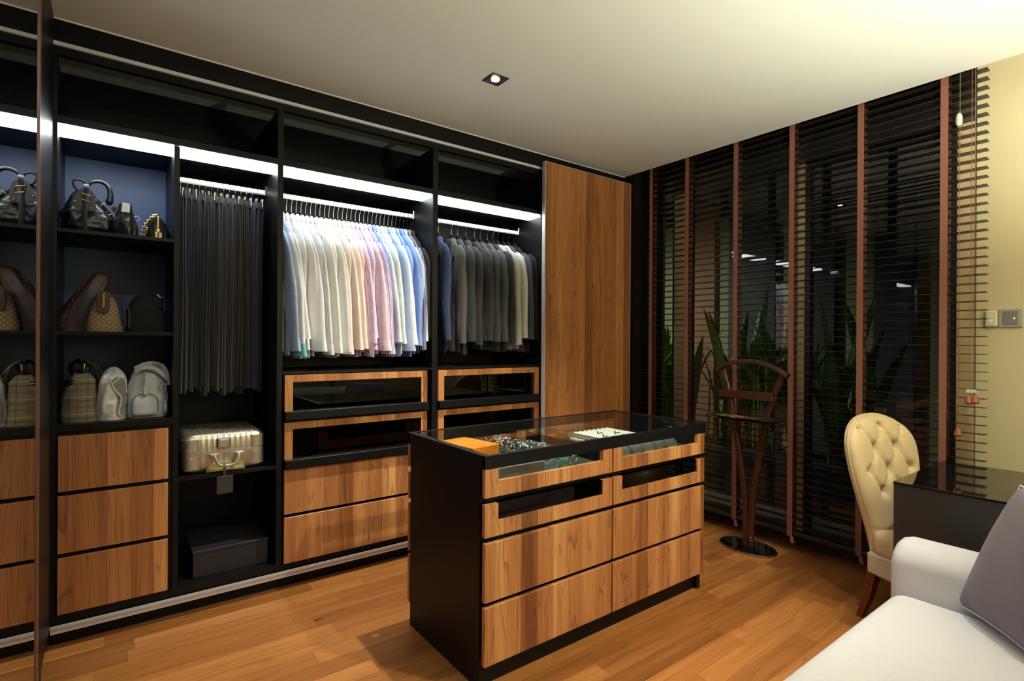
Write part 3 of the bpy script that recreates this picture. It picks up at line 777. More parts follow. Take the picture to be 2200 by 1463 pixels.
b = thing('handbag', 'beige monogram canvas dome bag with brown leather zip tab', 'handbag', (-.022, .10, 1.386))
MB().loft(blob([(0,0,0,.068,.06), (.02,0,0,.069,.06), (.08,0,.004,.058,.052), (.13,.002,.008,.046,.042), (.165,.004,.01,.034,.03), (.182,.004,.012,.016,.014)], 18, wob=.012, k=4, p=.65)).build('body', monogram(), b, ang=70)
MB().prism([(-.022,.178), (-.024,.105), (-.014,.088), (.008,.086), (.02,.1), (.022,.172), (.01,.184), (-.012,.185)], 1, -.062, -.048, True).build('zip_tab', M['brown_leather'], b)
BX(-.006, .004, -.066, -.06, .11, .178, .001).build('zip', M['gold'], b)
for q in (0, .016): MB().tube([(.02+q,-.02,.17), (.05+q,-.02,.16), (.074+q,-.02,.12), (.08+q,-.02,.06), (.076+q,-.02,.02)], .004, 6).build('handle', M['brown_leather'], b)
# 6 black knitted bag
b = thing('handbag', 'black crocheted slouch bag with small metal bar, right end of the middle shelf', 'handbag', (.14, .13, 1.386))
MB().loft(blob([(0,0,0,.08,.06), (.03,0,0,.086,.065), (.08,0,0,.082,.06), (.13,0,0,.068,.05), (.165,0,0,.05,.04), (.185,0,0,.03,.026)], 30, n=48, wob=.03, k=11, kz=120.)).build('body', M['knit'], b, ang=80)
MB().loft(blob([(.12,.04,-.02,.03,.03), (.165,.045,-.02,.028,.026), (.192,.045,-.02,.014,.014)], 14, n=30, wob=.05, k=9, kz=130.)).build('gather', M['knit'], b, ang=80)
MB().tube([(.042,-.055,.185), (.058,-.057,.168)], .003, 6).build('bar', M['satin'], b)
# 7 tartan bucket bag
def tartan():
    m, nt, p = newmat('tartan_wool'); tc = nd(nt, 'ShaderNodeTexCoord'); sp = nd(nt, 'ShaderNodeSeparateXYZ'); link(nt, tc.outputs['Object'], sp.inputs[0])
    cur = lin(106,102,70)
    base = nd(nt, 'ShaderNodeRGB'); base.outputs[0].default_value = cur; out = base.outputs[0]
    for ax, k, o, w, c in ((0,15.,.2,.07,lin(120,50,96)), (0,15.,.62,.05,lin(50,52,60)), (0,15.,.85,.10,lin(110,104,92)), (2,13.,.15,.07,lin(120,50,96)), (2,13.,.38,.06,lin(60,116,128)), (2,13.,.55,.05,lin(170,140,80)), (2,13.,.78,.05,lin(46,48,58))):
        fr = mth(nt, 'FRACT', mth(nt, 'ADD', mth(nt, 'MULTIPLY', sp.outputs[ax], k), o)); s_ = mth(nt, 'MULTIPLY', mth(nt, 'LESS_THAN', fr, w), .85)
        mx = nd(nt, 'ShaderNodeMix', _data_type='RGBA'); link(nt, s_, mx.inputs['Factor']); link(nt, out, mx.inputs['A']); mx.inputs['B'].default_value = c; out = mx.outputs['Result']
    link(nt, out, p.inputs['Base Color']); p.inputs['Roughness'].default_value = .95; return m
TT = tartan()
b = thing('handbag', 'tartan wool bucket bag with glossy black patent top and handle', 'handbag', (-.106, .13, .974))
MB().loft(blob([(0,.004,0,.07,.07), (.02,.0,0,.072,.07), (.10,-.004,0,.064,.062), (.155,-.002,0,.06,.06), (.185,.008,0,.05,.05), (.22,0,0,.032,.034)], 30, wob=.03, k=4)).build('body', TT, b, ang=70)
MB().loft(blob([(.168,-.03,0,.034,.05), (.18,-.028,0,.036,.052), (.19,-.024,0,.03,.046)], 4)).build('rim', M['patent'], b, ang=70)
MB().loft(blob([(.205,-.002,0,.03,.034), (.235,-.004,0,.038,.036), (.265,.0,0,.036,.03), (.285,.006,0,.02,.018)], 12, wob=.07, k=3)).build('patent_top', M['patent'], b, ang=70)
MB().tube([(.0,-.02,.28), (.03,-.02,.27), (.055,-.02,.235), (.066,-.02,.18), (.07,-.02,.1), (.068,-.02,.02)], .009, 8, ry=.004).build('handle', M['patent'], b)
MB().tube([(.01,.015,.275), (.045,.015,.262), (.072,.015,.22), (.082,.015,.15), (.084,.015,.06)], .009, 8, ry=.004).build('handle', M['patent'], b)
# 8 silver satin bag
b = thing('handbag', 'silvery white satin bag with slumped open front, middle of the lower shelf', 'handbag', (.008, .12, .974))
MB().loft(blob([(0,0,0,.06,.055), (.02,0,0,.058,.055), (.10,-.002,0,.056,.052), (.17,.0,.002,.054,.05), (.205,.004,.006,.046,.042), (.232,.006,.01,.028,.024), (.245,.006,.012,.012,.01)], 36, wob=.055, k=4, ph=1.2)).build('body', M['satin'], b, ang=70)
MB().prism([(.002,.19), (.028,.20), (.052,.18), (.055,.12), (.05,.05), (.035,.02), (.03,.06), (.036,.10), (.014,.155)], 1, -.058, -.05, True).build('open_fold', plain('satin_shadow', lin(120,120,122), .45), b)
MB().tube([(.03,-.06,.2), (.012,-.062,.178), (.002,-.062,.165), (.02,-.062,.13), (.036,-.062,.1), (.03,-.062,.06), (.026,-.062,.03), (.036,-.062,.018)], .004, 6).build('hem', M['satin'], b)
for x, z in ((-.024,.168), (-.008,.172)): ball((x, -.058, z), .0035).build('stud', M['steel'], b)
MB().tube([(-.04,0,.19), (-.02,0,.225), (.01,0,.238), (.04,0,.215), (.052,0,.18), (.055,-.02,.12)], .006, 6, ry=.003).build('strap', M['satin'], b)
# 9 grey backpack style bag
b = thing('handbag', 'pale grey leather backpack bag with front pocket and zip', 'handbag', (.148, .13, .974))
MB().loft(blob([(0,0,0,.082,.065), (.012,0,0,.086,.068), (.09,0,0,.084,.064), (.17,0,.004,.074,.056), (.215,0,.008,.058,.046), (.24,0,.01,.036,.03), (.248,0,.01,.012,.012)], 36, wob=.022, k=5, p=.62)).build('body', M['grey_leather'], b, ang=70)
pk = MB().loft(blob([(.012,-.012,-.066,.046,.014), (.02,-.012,-.068,.052,.018), (.075,-.012,-.066,.052,.018), (.10,-.012,-.062,.046,.014), (.112,-.012,-.06,.03,.008)], 14, p=.55)).build('pocket', M['grey_leather'], b, ang=70)
P = [(-.062,-.078,.04), (-.062,-.078,.075), (-.055,-.078,.1), (-.035,-.077,.114), (-.012,-.077,.117), (.012,-.077,.114), (.032,-.078,.1), (.04,-.078,.075), (.04,-.078,.035), (.03,-.078,.016), (-.012,-.079,.008), (-.052,-.078,.016)]
MB().tube(catmull([Vector(q) for q in P], 4, True), .0016, 5, closed=True).build('pocket_seam', M['dark_line'], b)
BX(-.018, -.006, -.083, -.078, .102, .15, .002).build('zip_pull', M['grey_leather'], b); ball((-.012, -.084, .11), .0045).build('snap', M['steel'], b)
BX(-.0165, -.0125, -.074, -.052, .148, .222, .001).build('zip', M['chrome'], b)
ring((.058, -.07, .145), .02, .0022, sx=.8).build('ring', M['chrome'], b)
MB().tube([(-.05,-.05,.222), (-.03,-.06,.238), (0,-.06,.243), (.035,-.06,.23), (.062,-.06,.205), (.078,-.055,.188)], .011, 8, ry=.004).build('top_strap', M['grey_leather'], b)
MB().tube([(-.05,0,.232), (.0,0,.256), (.05,0,.25), (.075,0,.215), (.082,-.02,.15)], .012, 8, ry=.004).build('top_strap', M['grey_leather'], b)
ring((.036, -.02, .252), .016, .0026, sz=.8).build('ring', M['chrome'], b)
BX(.063, .076, -.074, -.066, .018, .08, .002).build('strap_end', M['grey_leather'], b)
for z in (.026, .072): ball((.0695, -.076, z), .0035).build('snap', M['steel'], b)

# suitcase
def rrect(hx, hy, r, n=8, rib=0., pitch=.018):
    P = []
    for cx, cy, a0 in ((hx-r, hy-r, 0), (-hx+r, hy-r, 90), (-hx+r, -hy+r, 180), (hx-r, -hy+r, 270)):
        for k in range(n+1):
            a = rad(a0+90*k/n); P.append((cx+r*cos(a), cy+r*sin(a)))
    out = []
    for i_, (p, q) in enumerate(zip(P, P[1:]+P[:1])):
        m = (72 if rib else 6) if i_ % (n+1) == n else 1
        for j in range(m):
            x, y = p[0]+(q[0]-p[0])*j/m, p[1]+(q[1]-p[1])*j/m
            if m > 1 and rib:
                hz = abs(q[0]-p[0]) > abs(q[1]-p[1]); o = rib*max(0, cos(2*pi*(x if hz else y)/pitch))
                if hz: y += o*(1 if y > 0 else -1)
                else: x += o*(1 if x > 0 else -1)
            out.append((x, y))
    return out
sc = thing('suitcase', 'silver ribbed aluminium suitcase lying flat on the trouser shelf', 'suitcase', (.478, .26, .676))
def shell(zs, rib):
    rings = []
    for z, ins in zs:
        rings.append([(x, y, z) for x, y in rrect(.186-ins, .215-ins, .035, rib=rib, pitch=.026)])
    return MB().loft(rings)
shell([(.0, .03), (.004, .016), (.015, .005), (.03, 0), (.092, 0)], .0018).build('lower_shell', M['suitcase'], sc, ang=50)
shell([(.108, 0), (.165, 0), (.18, .005), (.192, .016), (.196, .03)], .0018).build('lid', M['suitcase'], sc, ang=50)
MB().loft([[(x, y, z) for x, y in rrect(.189, .218, .037)] for z in (.0915, .1, .1085)]).build('frame_band', M['suitcase'], sc, ang=40)
ribm = MB().tube([(0, -.19, .196), (0, .19, .196)], .0028, 6).mesh('rib', M['suitcase'])
for k in range(-5, 6): put('rib', ribm, sc, (k*.026, 0, 0))
corner = MB().loft([[(x, y, z) for x, y in rrect(.040, .030, .012)] for z in (0, .05)])
for sx in (-1, 1):
    for z0, z1 in ((.02, .088), (.112, .172)):
        o = MB().loft([[(sx*.163+x, -.2185+.0*y+(.205*0), z) if False else (sx*(.1455)+x*1., -.175+y, z) for x, y in rrect(.0435, .0455, .036)] for z in (z0, z0+.006, z1-.006, z1)]).build('corner_guard', M['suitcase'], sc, ang=50)
        for dx in (-.022, .0, .018):
            for zz in (z0+.007, z1-.007): ball((sx*.150+dx, -.2205, zz), .0028, 8).build('rivet', M['chrome'], o)
BX(-.04, .026, -.226, -.208, .118, .172, .006).build('latch_plate', M['steel'], sc); BX(-.03, .016, -.2285, -.222, .126, .164, .003).build('latch', M['suitcase'], sc)
MB().tube([(-.052,-.222,.086), (-.05,-.246,.078), (-.04,-.252,.05), (-.024,-.253,.036), (0,-.253,.034), (.03,-.253,.036), (.048,-.252,.05), (.058,-.246,.078), (.06,-.222,.086)], .009, 8, ry=.006).build('handle', M['switch_silver'], sc)
for x in (-.07, .046): BX(x, x+.04, -.23, -.214, .076, .094, .003).build('handle_mount', M['suitcase'], sc)
MB().prism([(-.085,.002), (-.085,.022), (-.07,.04), (-.02,.046), (.05,.046), (.082,.036), (.09,.018), (.09,.002)], 1, -.2235, -.212).build('trolley_housing', M['olive'], sc)
BX(-.075, .08, -.236, -.2236, .004, .022, .003).build('trolley_grip', M['olive'], sc)
tg = thing('luggage_tag', 'dark leather luggage tag hanging from the suitcase handle', 'tag', (.468, 0, .60))
MB().tube([(.468,.006,.72), (.468,-.006,.70), (.468,-.007,.672), (.468,-.008,.645)], .002, 6, ry=.007, up=(0,-1,0)).build('strap', M['tagleather'], tg, True)
BX(.431, .507, -.0115, -.0065, .572, .662, .002).build('tag_body', M['tagleather'], tg, True)
bx = thing('storage_box', 'black lidded cardboard box on the cabinet floor below the suitcase', 'box', (.515, .24, .146))
BX(-.176, .176, -.175, .175, 0, .118, .002).build('box_body', M['dark_card'], bx); BX(-.179, .179, -.178, .178, .119, .135, .002).build('lid', M['dark_card'], bx)

# =================================================================== ISLAND
IX0, IX1, IY0, IY1, IH = 1.148, 2.606, -1.352, -.69, .912
isl = thing('display_island', 'black and walnut dressing island with glass display top and eight drawers', 'island', ((IX0+IX1)/2, -1.02, 0))
for a, b_ in ((IX0, IX0+.03), (IX1-.03, IX1)):
    BX(a, b_, -1.318, -.724, 0, .86).build('end_panel', M['black'], isl, True, smooth=False)
    BX(a, b_, IY0+.001, IY1-.001, .86, .9115).build('end_panel', M['black'], isl, True, smooth=False)
BX(IX0+.03, IX1-.03, -1.30, -.74, 0, .1).build('plinth', M['black'], isl, True, smooth=False)
BX(IX0+.03, IX1-.03, -1.315, -.727, .1, .70).build('carcass', M['black_matt'], isl, True, smooth=False)
for y0, y1 in ((IY0, IY0+.02), (IY1-.02, IY1)): BX(IX0+.0, IX1-.0, y0-.0005, y1+.0005, .8605, .912).build('top_band', M['black'], isl, True, smooth=False)
BX(IX0+.02, IX1-.02, IY0+.0202, IY1-.0202, .900, .910).build('glass_top', M['glass'], isl, True, smooth=False)
BX(IX0+.03, IX1-.03, -1.33, -.71, .775, .782).build('display_tray', M['felt'], isl, True, smooth=False)
BX(1.86, 1.866, -1.33, -.71, .782, .85).build('tray_divider', M['black'], isl, True, smooth=False)
def isl_drawers(y, th, sgn_):
    for a, b_ in ((1.142, 1.858), (1.867, 2.590)):
        if a < 1.2: a = 1.150
        for z0, z1 in ((.346, .574), (.10, .327)):
            BX(a, b_, y, y+th, z0, z1, .0015).build('drawer', M['walnut'], isl, True, smooth=False)
        for z0, z1, gz in ((.75, .8595, .81), (.597, .723, .657)):
            fr = .062
            m = MB().box(a, a+fr, y, y+th, z0, z1).box(b_-fr, b_, y, y+th, z0, z1).box(a+fr, b_-fr, y, y+th, z0, gz)
            d = m.build('drawer', M['walnut'], isl, True, smooth=False)
            BX(a+fr, b_-fr, y+.007, y+.012, gz, z1).build('pane', M['drawer_glass'] if z0 < .7 else M['glass'], d, True, smooth=False)
isl_drawers(IY0, .02, 1); isl_drawers(IY1-.02, .02, -1)
for y0, y1 in ((IY0+.028, IY0+.035), (IY1-.035, IY1-.028)):
    for z in (.727, .577, .33): BX(IX0+.03, IX1-.03, y0, y1, z-.002, z+.018).build('gap_rail', M['black'], isl, True, smooth=False)

# --- contents of the island
TZ = .782
def flatbox(name, label, cat, x, y, z, sx, sy, sz, rz, mat, grp=None):
    t = thing(name, label, cat, (x, y, z), rz, grp)
    BX(-sx/2, sx/2, -sy/2, sy/2, 0, sz*.55, .002).build('box_body', mat, t); BX(-sx/2-.001, sx/2+.001, -sy/2-.001, sy/2+.001, sz*.56, sz, .002).build('lid', mat, t); return t
flatbox('gift_box', 'large flat orange gift box under the island glass', 'box', 1.375, -.875, TZ, .165, .25, .085, rad(9), M['orange'])
flatbox('gift_box', 'small flat orange gift box in front of the larger one', 'box', 1.345, -1.075, TZ, .12, .10, .05, rad(9), M['orange'])
rn = random.Random(5)
bang = MB().tube([(.034*cos(2*pi*k/20), .034*sin(2*pi*k/20), 0) for k in range(20)], .0035, 6, closed=True).mesh('band', M['silver'])
bez = MB().lathe([(.0001,-.004), (.016,-.004), (.018,0), (.014,.005), (.0001,.005)], n=14).mesh('dial', M['silver'])
for k in range(22):
    x = 1.52+.145*rn.random(); y = -.78-.28*rn.random()
    w = thing('wristwatch', 'silver watch or bangle in the heap under the island glass', 'watch', (x, y, TZ+.02), rn.random()*6, 'watches heaped under the glass')
    w.rotation_euler = (rad(rn.uniform(40, 80)), rad(rn.uniform(-20, 20)), rn.random()*6); w.location.z = TZ+.034+.025*rn.random()
    put('band', bang, w); d = put('dial', bez, w, (0, -.034, 0)); d.rotation_euler = (pi/2, 0, 0)
tr = thing('jewellery_tray', 'slate grey velvet jewellery tray under the island glass', 'tray', (1.765, -.92, TZ))
BX(-.085, .085, -.17, .17, 0, .03, .003).build('tray_base', M['felt_grey'], tr)
clm = MB().lathe([(.0001,0), (.008,0), (.009,.004), (.006,.009), (.0001,.01)], n=12).mesh('face', M['silver']); pin = MB().tube([(0,0,0), (0,.016,0)], .002, 6).mesh('pin', M['silver'])
for k in range(20):
    x = 1.765-.065+.13*rn.random(); y = -.92-.15+.27*rn.random()
    c_ = thing('cufflink', 'small silver cufflink on the slate velvet tray', 'cufflink', (x, y, TZ+.0305), rn.random()*6, 'cufflinks on the velvet tray'); put('face', clm, c_); put('pin', pin, c_, (0, .004, .004))
# white corrugated display
wd = thing('display_stand', 'white corrugated display pad with tie clips under the island glass', 'display', (2.29, -.93, TZ))
g = []
for i in range(49):
    x = -.15+.30*i/48; g.append([((x, y, .03+.012*cos(2*pi*i/6)), (0,0,1)) for y in (-.16, .16)])
MB().sheet(g, .004).build('corrugated_pad', M['white'], wd, ang=60)
BX(-.152, .152, -.162, .162, 0, .014, .002).build('pad_base', M['white'], wd)
for k, (x, y) in enumerate(((2.2,-.99), (2.29,-1.05), (2.34,-.95), (2.25,-.9))):
    o = thing('tie_clip', ['copper tie clip nearest the left of the white pad', 'copper tie clip at the front of the white pad', 'dark tie clip at the right of the white pad', 'dark tie clip at the back of the white pad'][k], 'tie clip', (x, y, TZ+.044))
    BX(-.022, .022, -.003, .003, 0, .004, .001).build('bar', M['copper'] if k < 2 else M['plastic_black'], o); BX(-.022, -.016, -.003, .003, .004, .016, .001).build('end', M['plastic_black'], o)
for k, (x, y, s_) in enumerate(((2.52,-.86,.05), (2.545,-.97,.055), (2.49,-1.05,.045))):
    o = thing('name_card', ['small white card at the back right under the island glass', 'white card at the right edge under the island glass', 'small white card at the front right under the island glass'][k], 'card', (x, y, TZ))
    BX(-s_/2, s_/2, -.02, .02, 0, .02, .001).build('card_block', M['felt_grey'], o); BX(-s_/2, s_/2, -.02, .02, .0201, .0215).build('card_face', M['white'], o)
for k, (x, y) in enumerate(((2.46,-.80), (2.47,-.90), (2.44,-.98), (2.5,-.93), (2.46,-1.1))):
    o = ball((0,0,.006), .006).build('pearl_stud', M['silver']); o.location = (x, y, TZ); tag(o, 'tiny silver stud beside the white cards', 'stud', 'studs beside the white cards')
# front of the top drawers
flatbox('watch_case', 'flat grey case behind the left glass drawer front', 'case', 1.36, -1.235, TZ, .26, .13, .06, 0, M['grey_box'])
gl = thing('eyeglasses', 'teal rimmed eyeglasses behind the left glass drawer front', 'eyeglasses', (1.60, -1.27, TZ))
for sx in (-.034, .034): ring((sx, 0, .03), .026, .0022, sz=.75).build('rim', M['teal'], gl)
for sx in (-.062, .062): MB().tube([(sx,0,.034), (sx*.98,.06,.034), (sx*.95,.11,.026)], .0018, 6).build('temple', M['teal'], gl)
MB().tube([(-.009,0,.036), (0,-.002,.04), (.009,0,.036)], .002, 6).build('bridge', M['teal'], gl)
gl2 = dup(gl, (1.70, -1.25, TZ+.002), rad(24), 'second pair of eyeglasses right of the teal pair in the glass drawer')
for c_ in gl2.children: c_.data = c_.data.copy(); c_.data.materials[0] = M['silver']
spiral = MB().loft([[(x, r*cos(2*pi*k/20)*(1+.1*k/20), .031+r*.95*sin(2*pi*k/20)) for k in range(20)] for x, r in ((-.04,.02), (-.038,.03), (0,.0315), (.038,.03), (.04,.02))]).mesh('roll', M['grey_silk'])
for k in range(5):
    o = bpy.data.objects.new('rolled_tie', spiral); COL.objects.link(o); o.location = (1.985+.094*k, -1.285, TZ); o.rotation_euler = (0,0,rad((-6,4,-3,7,0)[k]))
    tag(o, 'rolled grey silk tie, %s from the left behind the right glass drawer front' % ordw(k), 'tie', 'rolled ties in the right drawer')

# =================================================================== VALET STAND
VX = 3.36
vs = thing('valet_stand', 'dark mahogany valet stand with chrome tray and oval glass base', 'valet stand', (VX, -1.175, 0))
def P3(*pts): return [(VX, y, z) for y, z in pts]
def ellip(cx, cy, rx, ry, z, n=40): return [(cx+rx*cos(2*pi*k/n), cy+ry*sin(2*pi*k/n), z) for k in range(n)]
MB().loft([ellip(VX, -1.175, .122, .182, .0), ellip(VX, -1.175, .128, .188, .004), ellip(VX, -1.175, .128, .188, .012), ellip(VX, -1.175, .126, .186, .0125)]).build('base_rim', M['steel'], vs, True)
MB().loft([ellip(VX, -1.175, .125, .185, .0126), ellip(VX, -1.175, .125, .185, .0165), ellip(VX, -1.175, .123, .183, .018)]).build('base_glass', M['glass_black'], vs, True)
def smooth_path(pts, n=6):
    out = []
    Q = [Vector(p) for p in pts]
    for i in range(len(Q)-1):
        p0, p1, p2, p3 = Q[max(i-1,0)], Q[i], Q[i+1], Q[min(i+2, len(Q)-1)]
        for k in range(n):
            t = k/n; out.append(.5*((2*p1)+(p2-p0)*t+(2*p0-5*p1+4*p2-p3)*t*t+(3*p1-p0-3*p2+p3)*t**3))
    out.append(Q[-1]); return out
def bar(path, w, d):
    """rectangular section bar: w across (y), d in x"""
    rings = []
    Q = [Vector(p) for p in path]
    for i, p in enumerate(Q):
        t = (Q[min(i+1, len(Q)-1)]-Q[max(i-1, 0)]).normalized(); s_ = Vector((1,0,0)); n_ = t.cross(s_).normalized()
        ww = w[i]*.5 if isinstance(w, list) else w*.5; c_ = ww*.3
        rings.append([p+n_*a+s_*b_ for a, b_ in ((ww,-d/2+c_), (ww,d/2-c_), (ww-c_,d/2), (-ww+c_,d/2), (-ww,d/2-c_), (-ww,-d/2+c_), (-ww+c_,-d/2), (ww-c_,-d/2))])
    return MB().loft(rings)
bar(smooth_path(P3((-1.160,.018), (-1.157,.29), (-1.118,.59), (-1.071,.82), (-1.043,.99), (-.995,1.165))), .034, .03).build('upright', M['mahogany'], vs, True, ang=30)
bar(smooth_path(P3((-1.197,.018), (-1.205,.30), (-1.250,.62), (-1.289,.846), (-1.33,.985), (-1.400,1.160))), .034, .03).build('upright', M['mahogany'], vs, True, ang=30)
bar(smooth_path([(VX-.01,-.955,1.162), (VX-.01,-1.03,1.205), (VX-.01,-1.12,1.228), (VX-.01,-1.204,1.231), (VX-.01,-1.30,1.212), (VX-.01,-1.38,1.178), (VX-.01,-1.435,1.145)]), .024, .05).build('hanger_arch', M['mahogany'], vs, True, ang=30)
BX(VX-.05, VX-.022, -1.352, -.985, .985, 1.035, .004).build('trouser_bar', M['mahogany'], vs, True)
ty = -1.195; tz = .862
BX(VX-.18, VX-.03, ty-.225, ty+.22, tz-.004, tz).build('tray_plate', M['glass_black'], vs, True)
MB().tube([(VX-.182,ty-.228,tz+.004), (VX-.182,ty+.223,tz+.004), (VX-.028,ty+.223,tz+.004), (VX-.028,ty-.228,tz+.004)], .006, 6, closed=True).build('tray_rim', M['chrome'], vs, True)
BX(VX-.03, VX+.01, -1.30, -1.06, tz-.012, tz-.0042, .002).build('tray_bracket', M['chrome'], vs, True)
for k in range(2): ball((VX-.019, -1.205, .06+.022*k), .006).build('bolt', M['chrome'], vs, True)

# =================================================================== BLIND
bl = thing('window_blind', 'dark wooden venetian blind with brown ladder tapes across the window', 'blind', (3.525, -1.25, 0))
slm = BX(-.025, .025, -1.085, 1.07, -.0016, .0016).mesh('slat', M['slat'], smooth=False)
z = .178; NS = 0
while z < 2.86:
    o = put('slat', slm, bl, (0, 0, z)); o.rotation_euler = (0, rad(2.5), 0); z += .0449; NS += 1
BX(3.5, 3.55, -2.335, -.18, .118, .142, .004).build('bottom_rail', M['slat'], bl, True)
for y in (-.262, -.598, -.994, -1.379, -1.773, -2.164):
    for x0, x1, z0 in ((3.4975, 3.4985, .11), (3.5515, 3.5525, .14)):
        BX(x0, x1, y-.0165, y+.0165, z0, 2.9).build('ladder_tape', M['tape'], bl, True, smooth=False)
    MB().tube([(3.4975, y-.012, .112), (3.494, y-.016, .095), (3.488, y-.02, .085), (3.49, y-.03, .075)], .002, 6, ry=.012).build('tape_end', M['tape'], bl, True)
def cord(x, y, z0, z1): MB().tube([(x, y, z0), (x-.001, y, (z0+z1)/2), (x, y, z1)], .0016, 6).build('cord', M['cord'], bl, True)
cord(3.487, -2.231, .90, 2.9); cord(3.487, -2.279, 1.09, 2.9); cord(3.487, -2.292, 1.09, 2.9)
tas = MB().lathe([(.0001,-.030), (.012,-.029), (.0175,-.02), (.0155,-.008), (.009,.008), (.006,.016), (.0001,.017)], n=16).mesh('tassel', M['tassel'])
for y, zz in ((-2.231, .905), (-2.274, 1.075), (-2.298, 1.08)): put('tassel', tas, bl, (3.487-3.525, y+1.25, zz))
BX(3.478, 3.496, -2.305, -2.262, 1.104, 1.122, .003).build('cord_joiner', M['clear'], bl, True)
MB().lathe([(.0001,-.036), (.009,-.034), (.014,-.02), (.014,.012), (.009,.026), (.006,.03), (.0001,.031)], (3.485, -2.228, 2.51), 16).build('cord_acorn', M['clear'], bl, True)
# wall controls
rc = thing('blind_remote', 'cream remote control in a wall holder beside the blind', 'remote', (XW-.012, -2.315, 1.486))
BX(-.012, .012, -.025, .025, -.042, .042, .006).build('remote_body', M['cream'], rc)
for sg in (1, -1):
    MB().prism([(-.009, sg*.004), (.009, sg*.004), (.009, sg*.012), (0, sg*.022), (-.009, sg*.012)], 0, -.0145, -.0115).build('button', M['white'], rc)
sw = thing('light_switch', 'square silver framed wall switch with grey rocker', 'switch', (XW-.006, -2.389, 1.488))
BX(-.006, .006, -.046, .046, -.048, .048, .003).build('plate', M['switch_silver'], sw); BX(-.009, -.005, -.03, .03, -.036, .036, .002).build('rocker', M['switch_grey'], sw)
ball((-.0095, -.016, -.002), .003, 8).build('indicator', emis('indicator_led', (.75,.85,1), 4), sw)
BX(-.0098, -.0088, .014, .022, .02, .027).build('mark', M['copper'], sw)

# =================================================================== DESK
dk = thing('desk', 'black desk with glossy glass top beside the window', 'desk', (3.13, -2.55, 0))
BX(2.78, 3.485, -3.05, -2.17, .732, .742, .001).build('glass_top', M['desk_top'], dk, True, smooth=False)
BX(2.782, 3.48, -3.048, -2.172, .70, .7318).build('top_board', M['desk'], dk, True, smooth=False)
BX(2.782, 2.81, -3.048, -2.172, .0, .6999).build('side_panel', M['desk'], dk, True, smooth=False)
BX(3.452, 3.48, -3.048, -2.45, .0, .6999).build('side_panel', M['desk'], dk, True, smooth=False)
BX(2.8101, 3.4519, -3.048, -3.02, .25, .6999).build('modesty_panel', M['desk'], dk, True, smooth=False)

# =================================================================== CHAIR
ch = thing('tufted_chair', 'cream tufted dining chair with curved button back at the desk', 'chair', (3.085, -2.255, 0), rad(180-17))
# local: +y is where the sitter faces
btn = [(u, .615+r*.105) for r in range(4) for u in ((-.075, .075) if r % 2 == 0 else (-.148, 0, .148))]
def seg_d(px, pz, a, b_):
    ax, az = a; bx_, bz = b_; dx, dz = bx_-ax, bz-az; t = max(0, min(1, ((px-ax)*dx+(pz-az)*dz)/(dx*dx+dz*dz)))
    return math.hypot(px-ax-t*dx, pz-az-t*dz)
segs = [(a, b_) for i, a in enumerate(btn) for b_ in btn[i+1:] if .08 < math.hypot(a[0]-b_[0], a[1]-b_[1]) < .145 and abs(a[1]-b_[1]) > .05]
ZB, ZT = .24, .985
def half_w(z):
    if z > .80: 
        t = (z-.80)/(ZT-.80); return .235*sqrt(max(0, 1-t**2.3))
    t = max(0, min(1, (z-.30)/.50)); t = t*t*(3-2*t); return .150+.085*t
def back_y(z, x): 
    t = max(0, (z-.32)/.66); return -.205-.13*t**1.15+.55*x*x*(.5+.5*t)
rows, cols = 96, 64
fr_, bk_ = [], []
for i in range(rows+1):
    z = ZB+(ZT-ZB)*(1-(1-i/rows)**1.25); hw = max(.004, half_w(z)); rf, rb = [], []
    for j in range(cols+1):
        u = -1+2*j/cols; us = sin(u*pi/2); x = hw*us
        edge = sqrt(max(0, 1-us**4)) if z < .8 else sqrt(max(0, 1-us**4))*sqrt(max(0., 1-((z-.80)/(ZT-.80))**4))
        puff = .052*edge
        if z > .48:
            d = min(math.hypot(x-a, z-c_) for a, c_ in btn); puff -= .030*exp(-(d/.024)**2)*edge
            s_ = min(seg_d(x, z, a, b_) for a, b_ in segs); puff -= .016*exp(-(s_/.010)**2)*edge
        if abs(z-.445) < .02: puff -= .008*exp(-((z-.445)/.006)**2)
        rf.append((x, back_y(z, x)+.012+puff, z)); rb.append((x, back_y(z, x)-.025*edge-.012, z))
    fr_.append(rf); bk_.append(rb)
mb = MB(); C1 = cols+1
vv = [p for r in fr_ for p in r]+[p for r in bk_ for p in r]; o_ = len(fr_)*C1; ff = []
for i in range(rows):
    for j in range(cols):
        a, b2, c2, d2 = i*C1+j, i*C1+j+1, (i+1)*C1+j+1, (i+1)*C1+j; ff += [(a,b2,c2,d2), (o_+d2,o_+c2,o_+b2,o_+a)]
    ff += [(i*C1, (i+1)*C1, o_+(i+1)*C1, o_+i*C1), ((i+1)*C1+cols, i*C1+cols, o_+i*C1+cols, o_+(i+1)*C1+cols)]
for j in range(cols): ff += [(j+1, j, o_+j, o_+j+1), (rows*C1+j, rows*C1+j+1, o_+rows*C1+j+1, o_+rows*C1+j)]
mb.add(vv, ff); bkb = mb.build('backrest', M['chair'], ch, ang=75)
for a, c_ in btn:
    ball((0,0,0), .010, 12).xf(Matrix.Translation((a, back_y(c_, a)+.012+.052-.040, c_))).build('button', M['chair'], bkb)
P = []
for i in range(rows+1): P.append(fr_[i][0])
P += fr_[rows][1:-1]
for i in range(rows, -1, -1): P.append(fr_[i][cols])
MB().tube([(x, y-.008, z) for x, y, z in P], .0045, 6).build('piping', M['chair'], bkb)
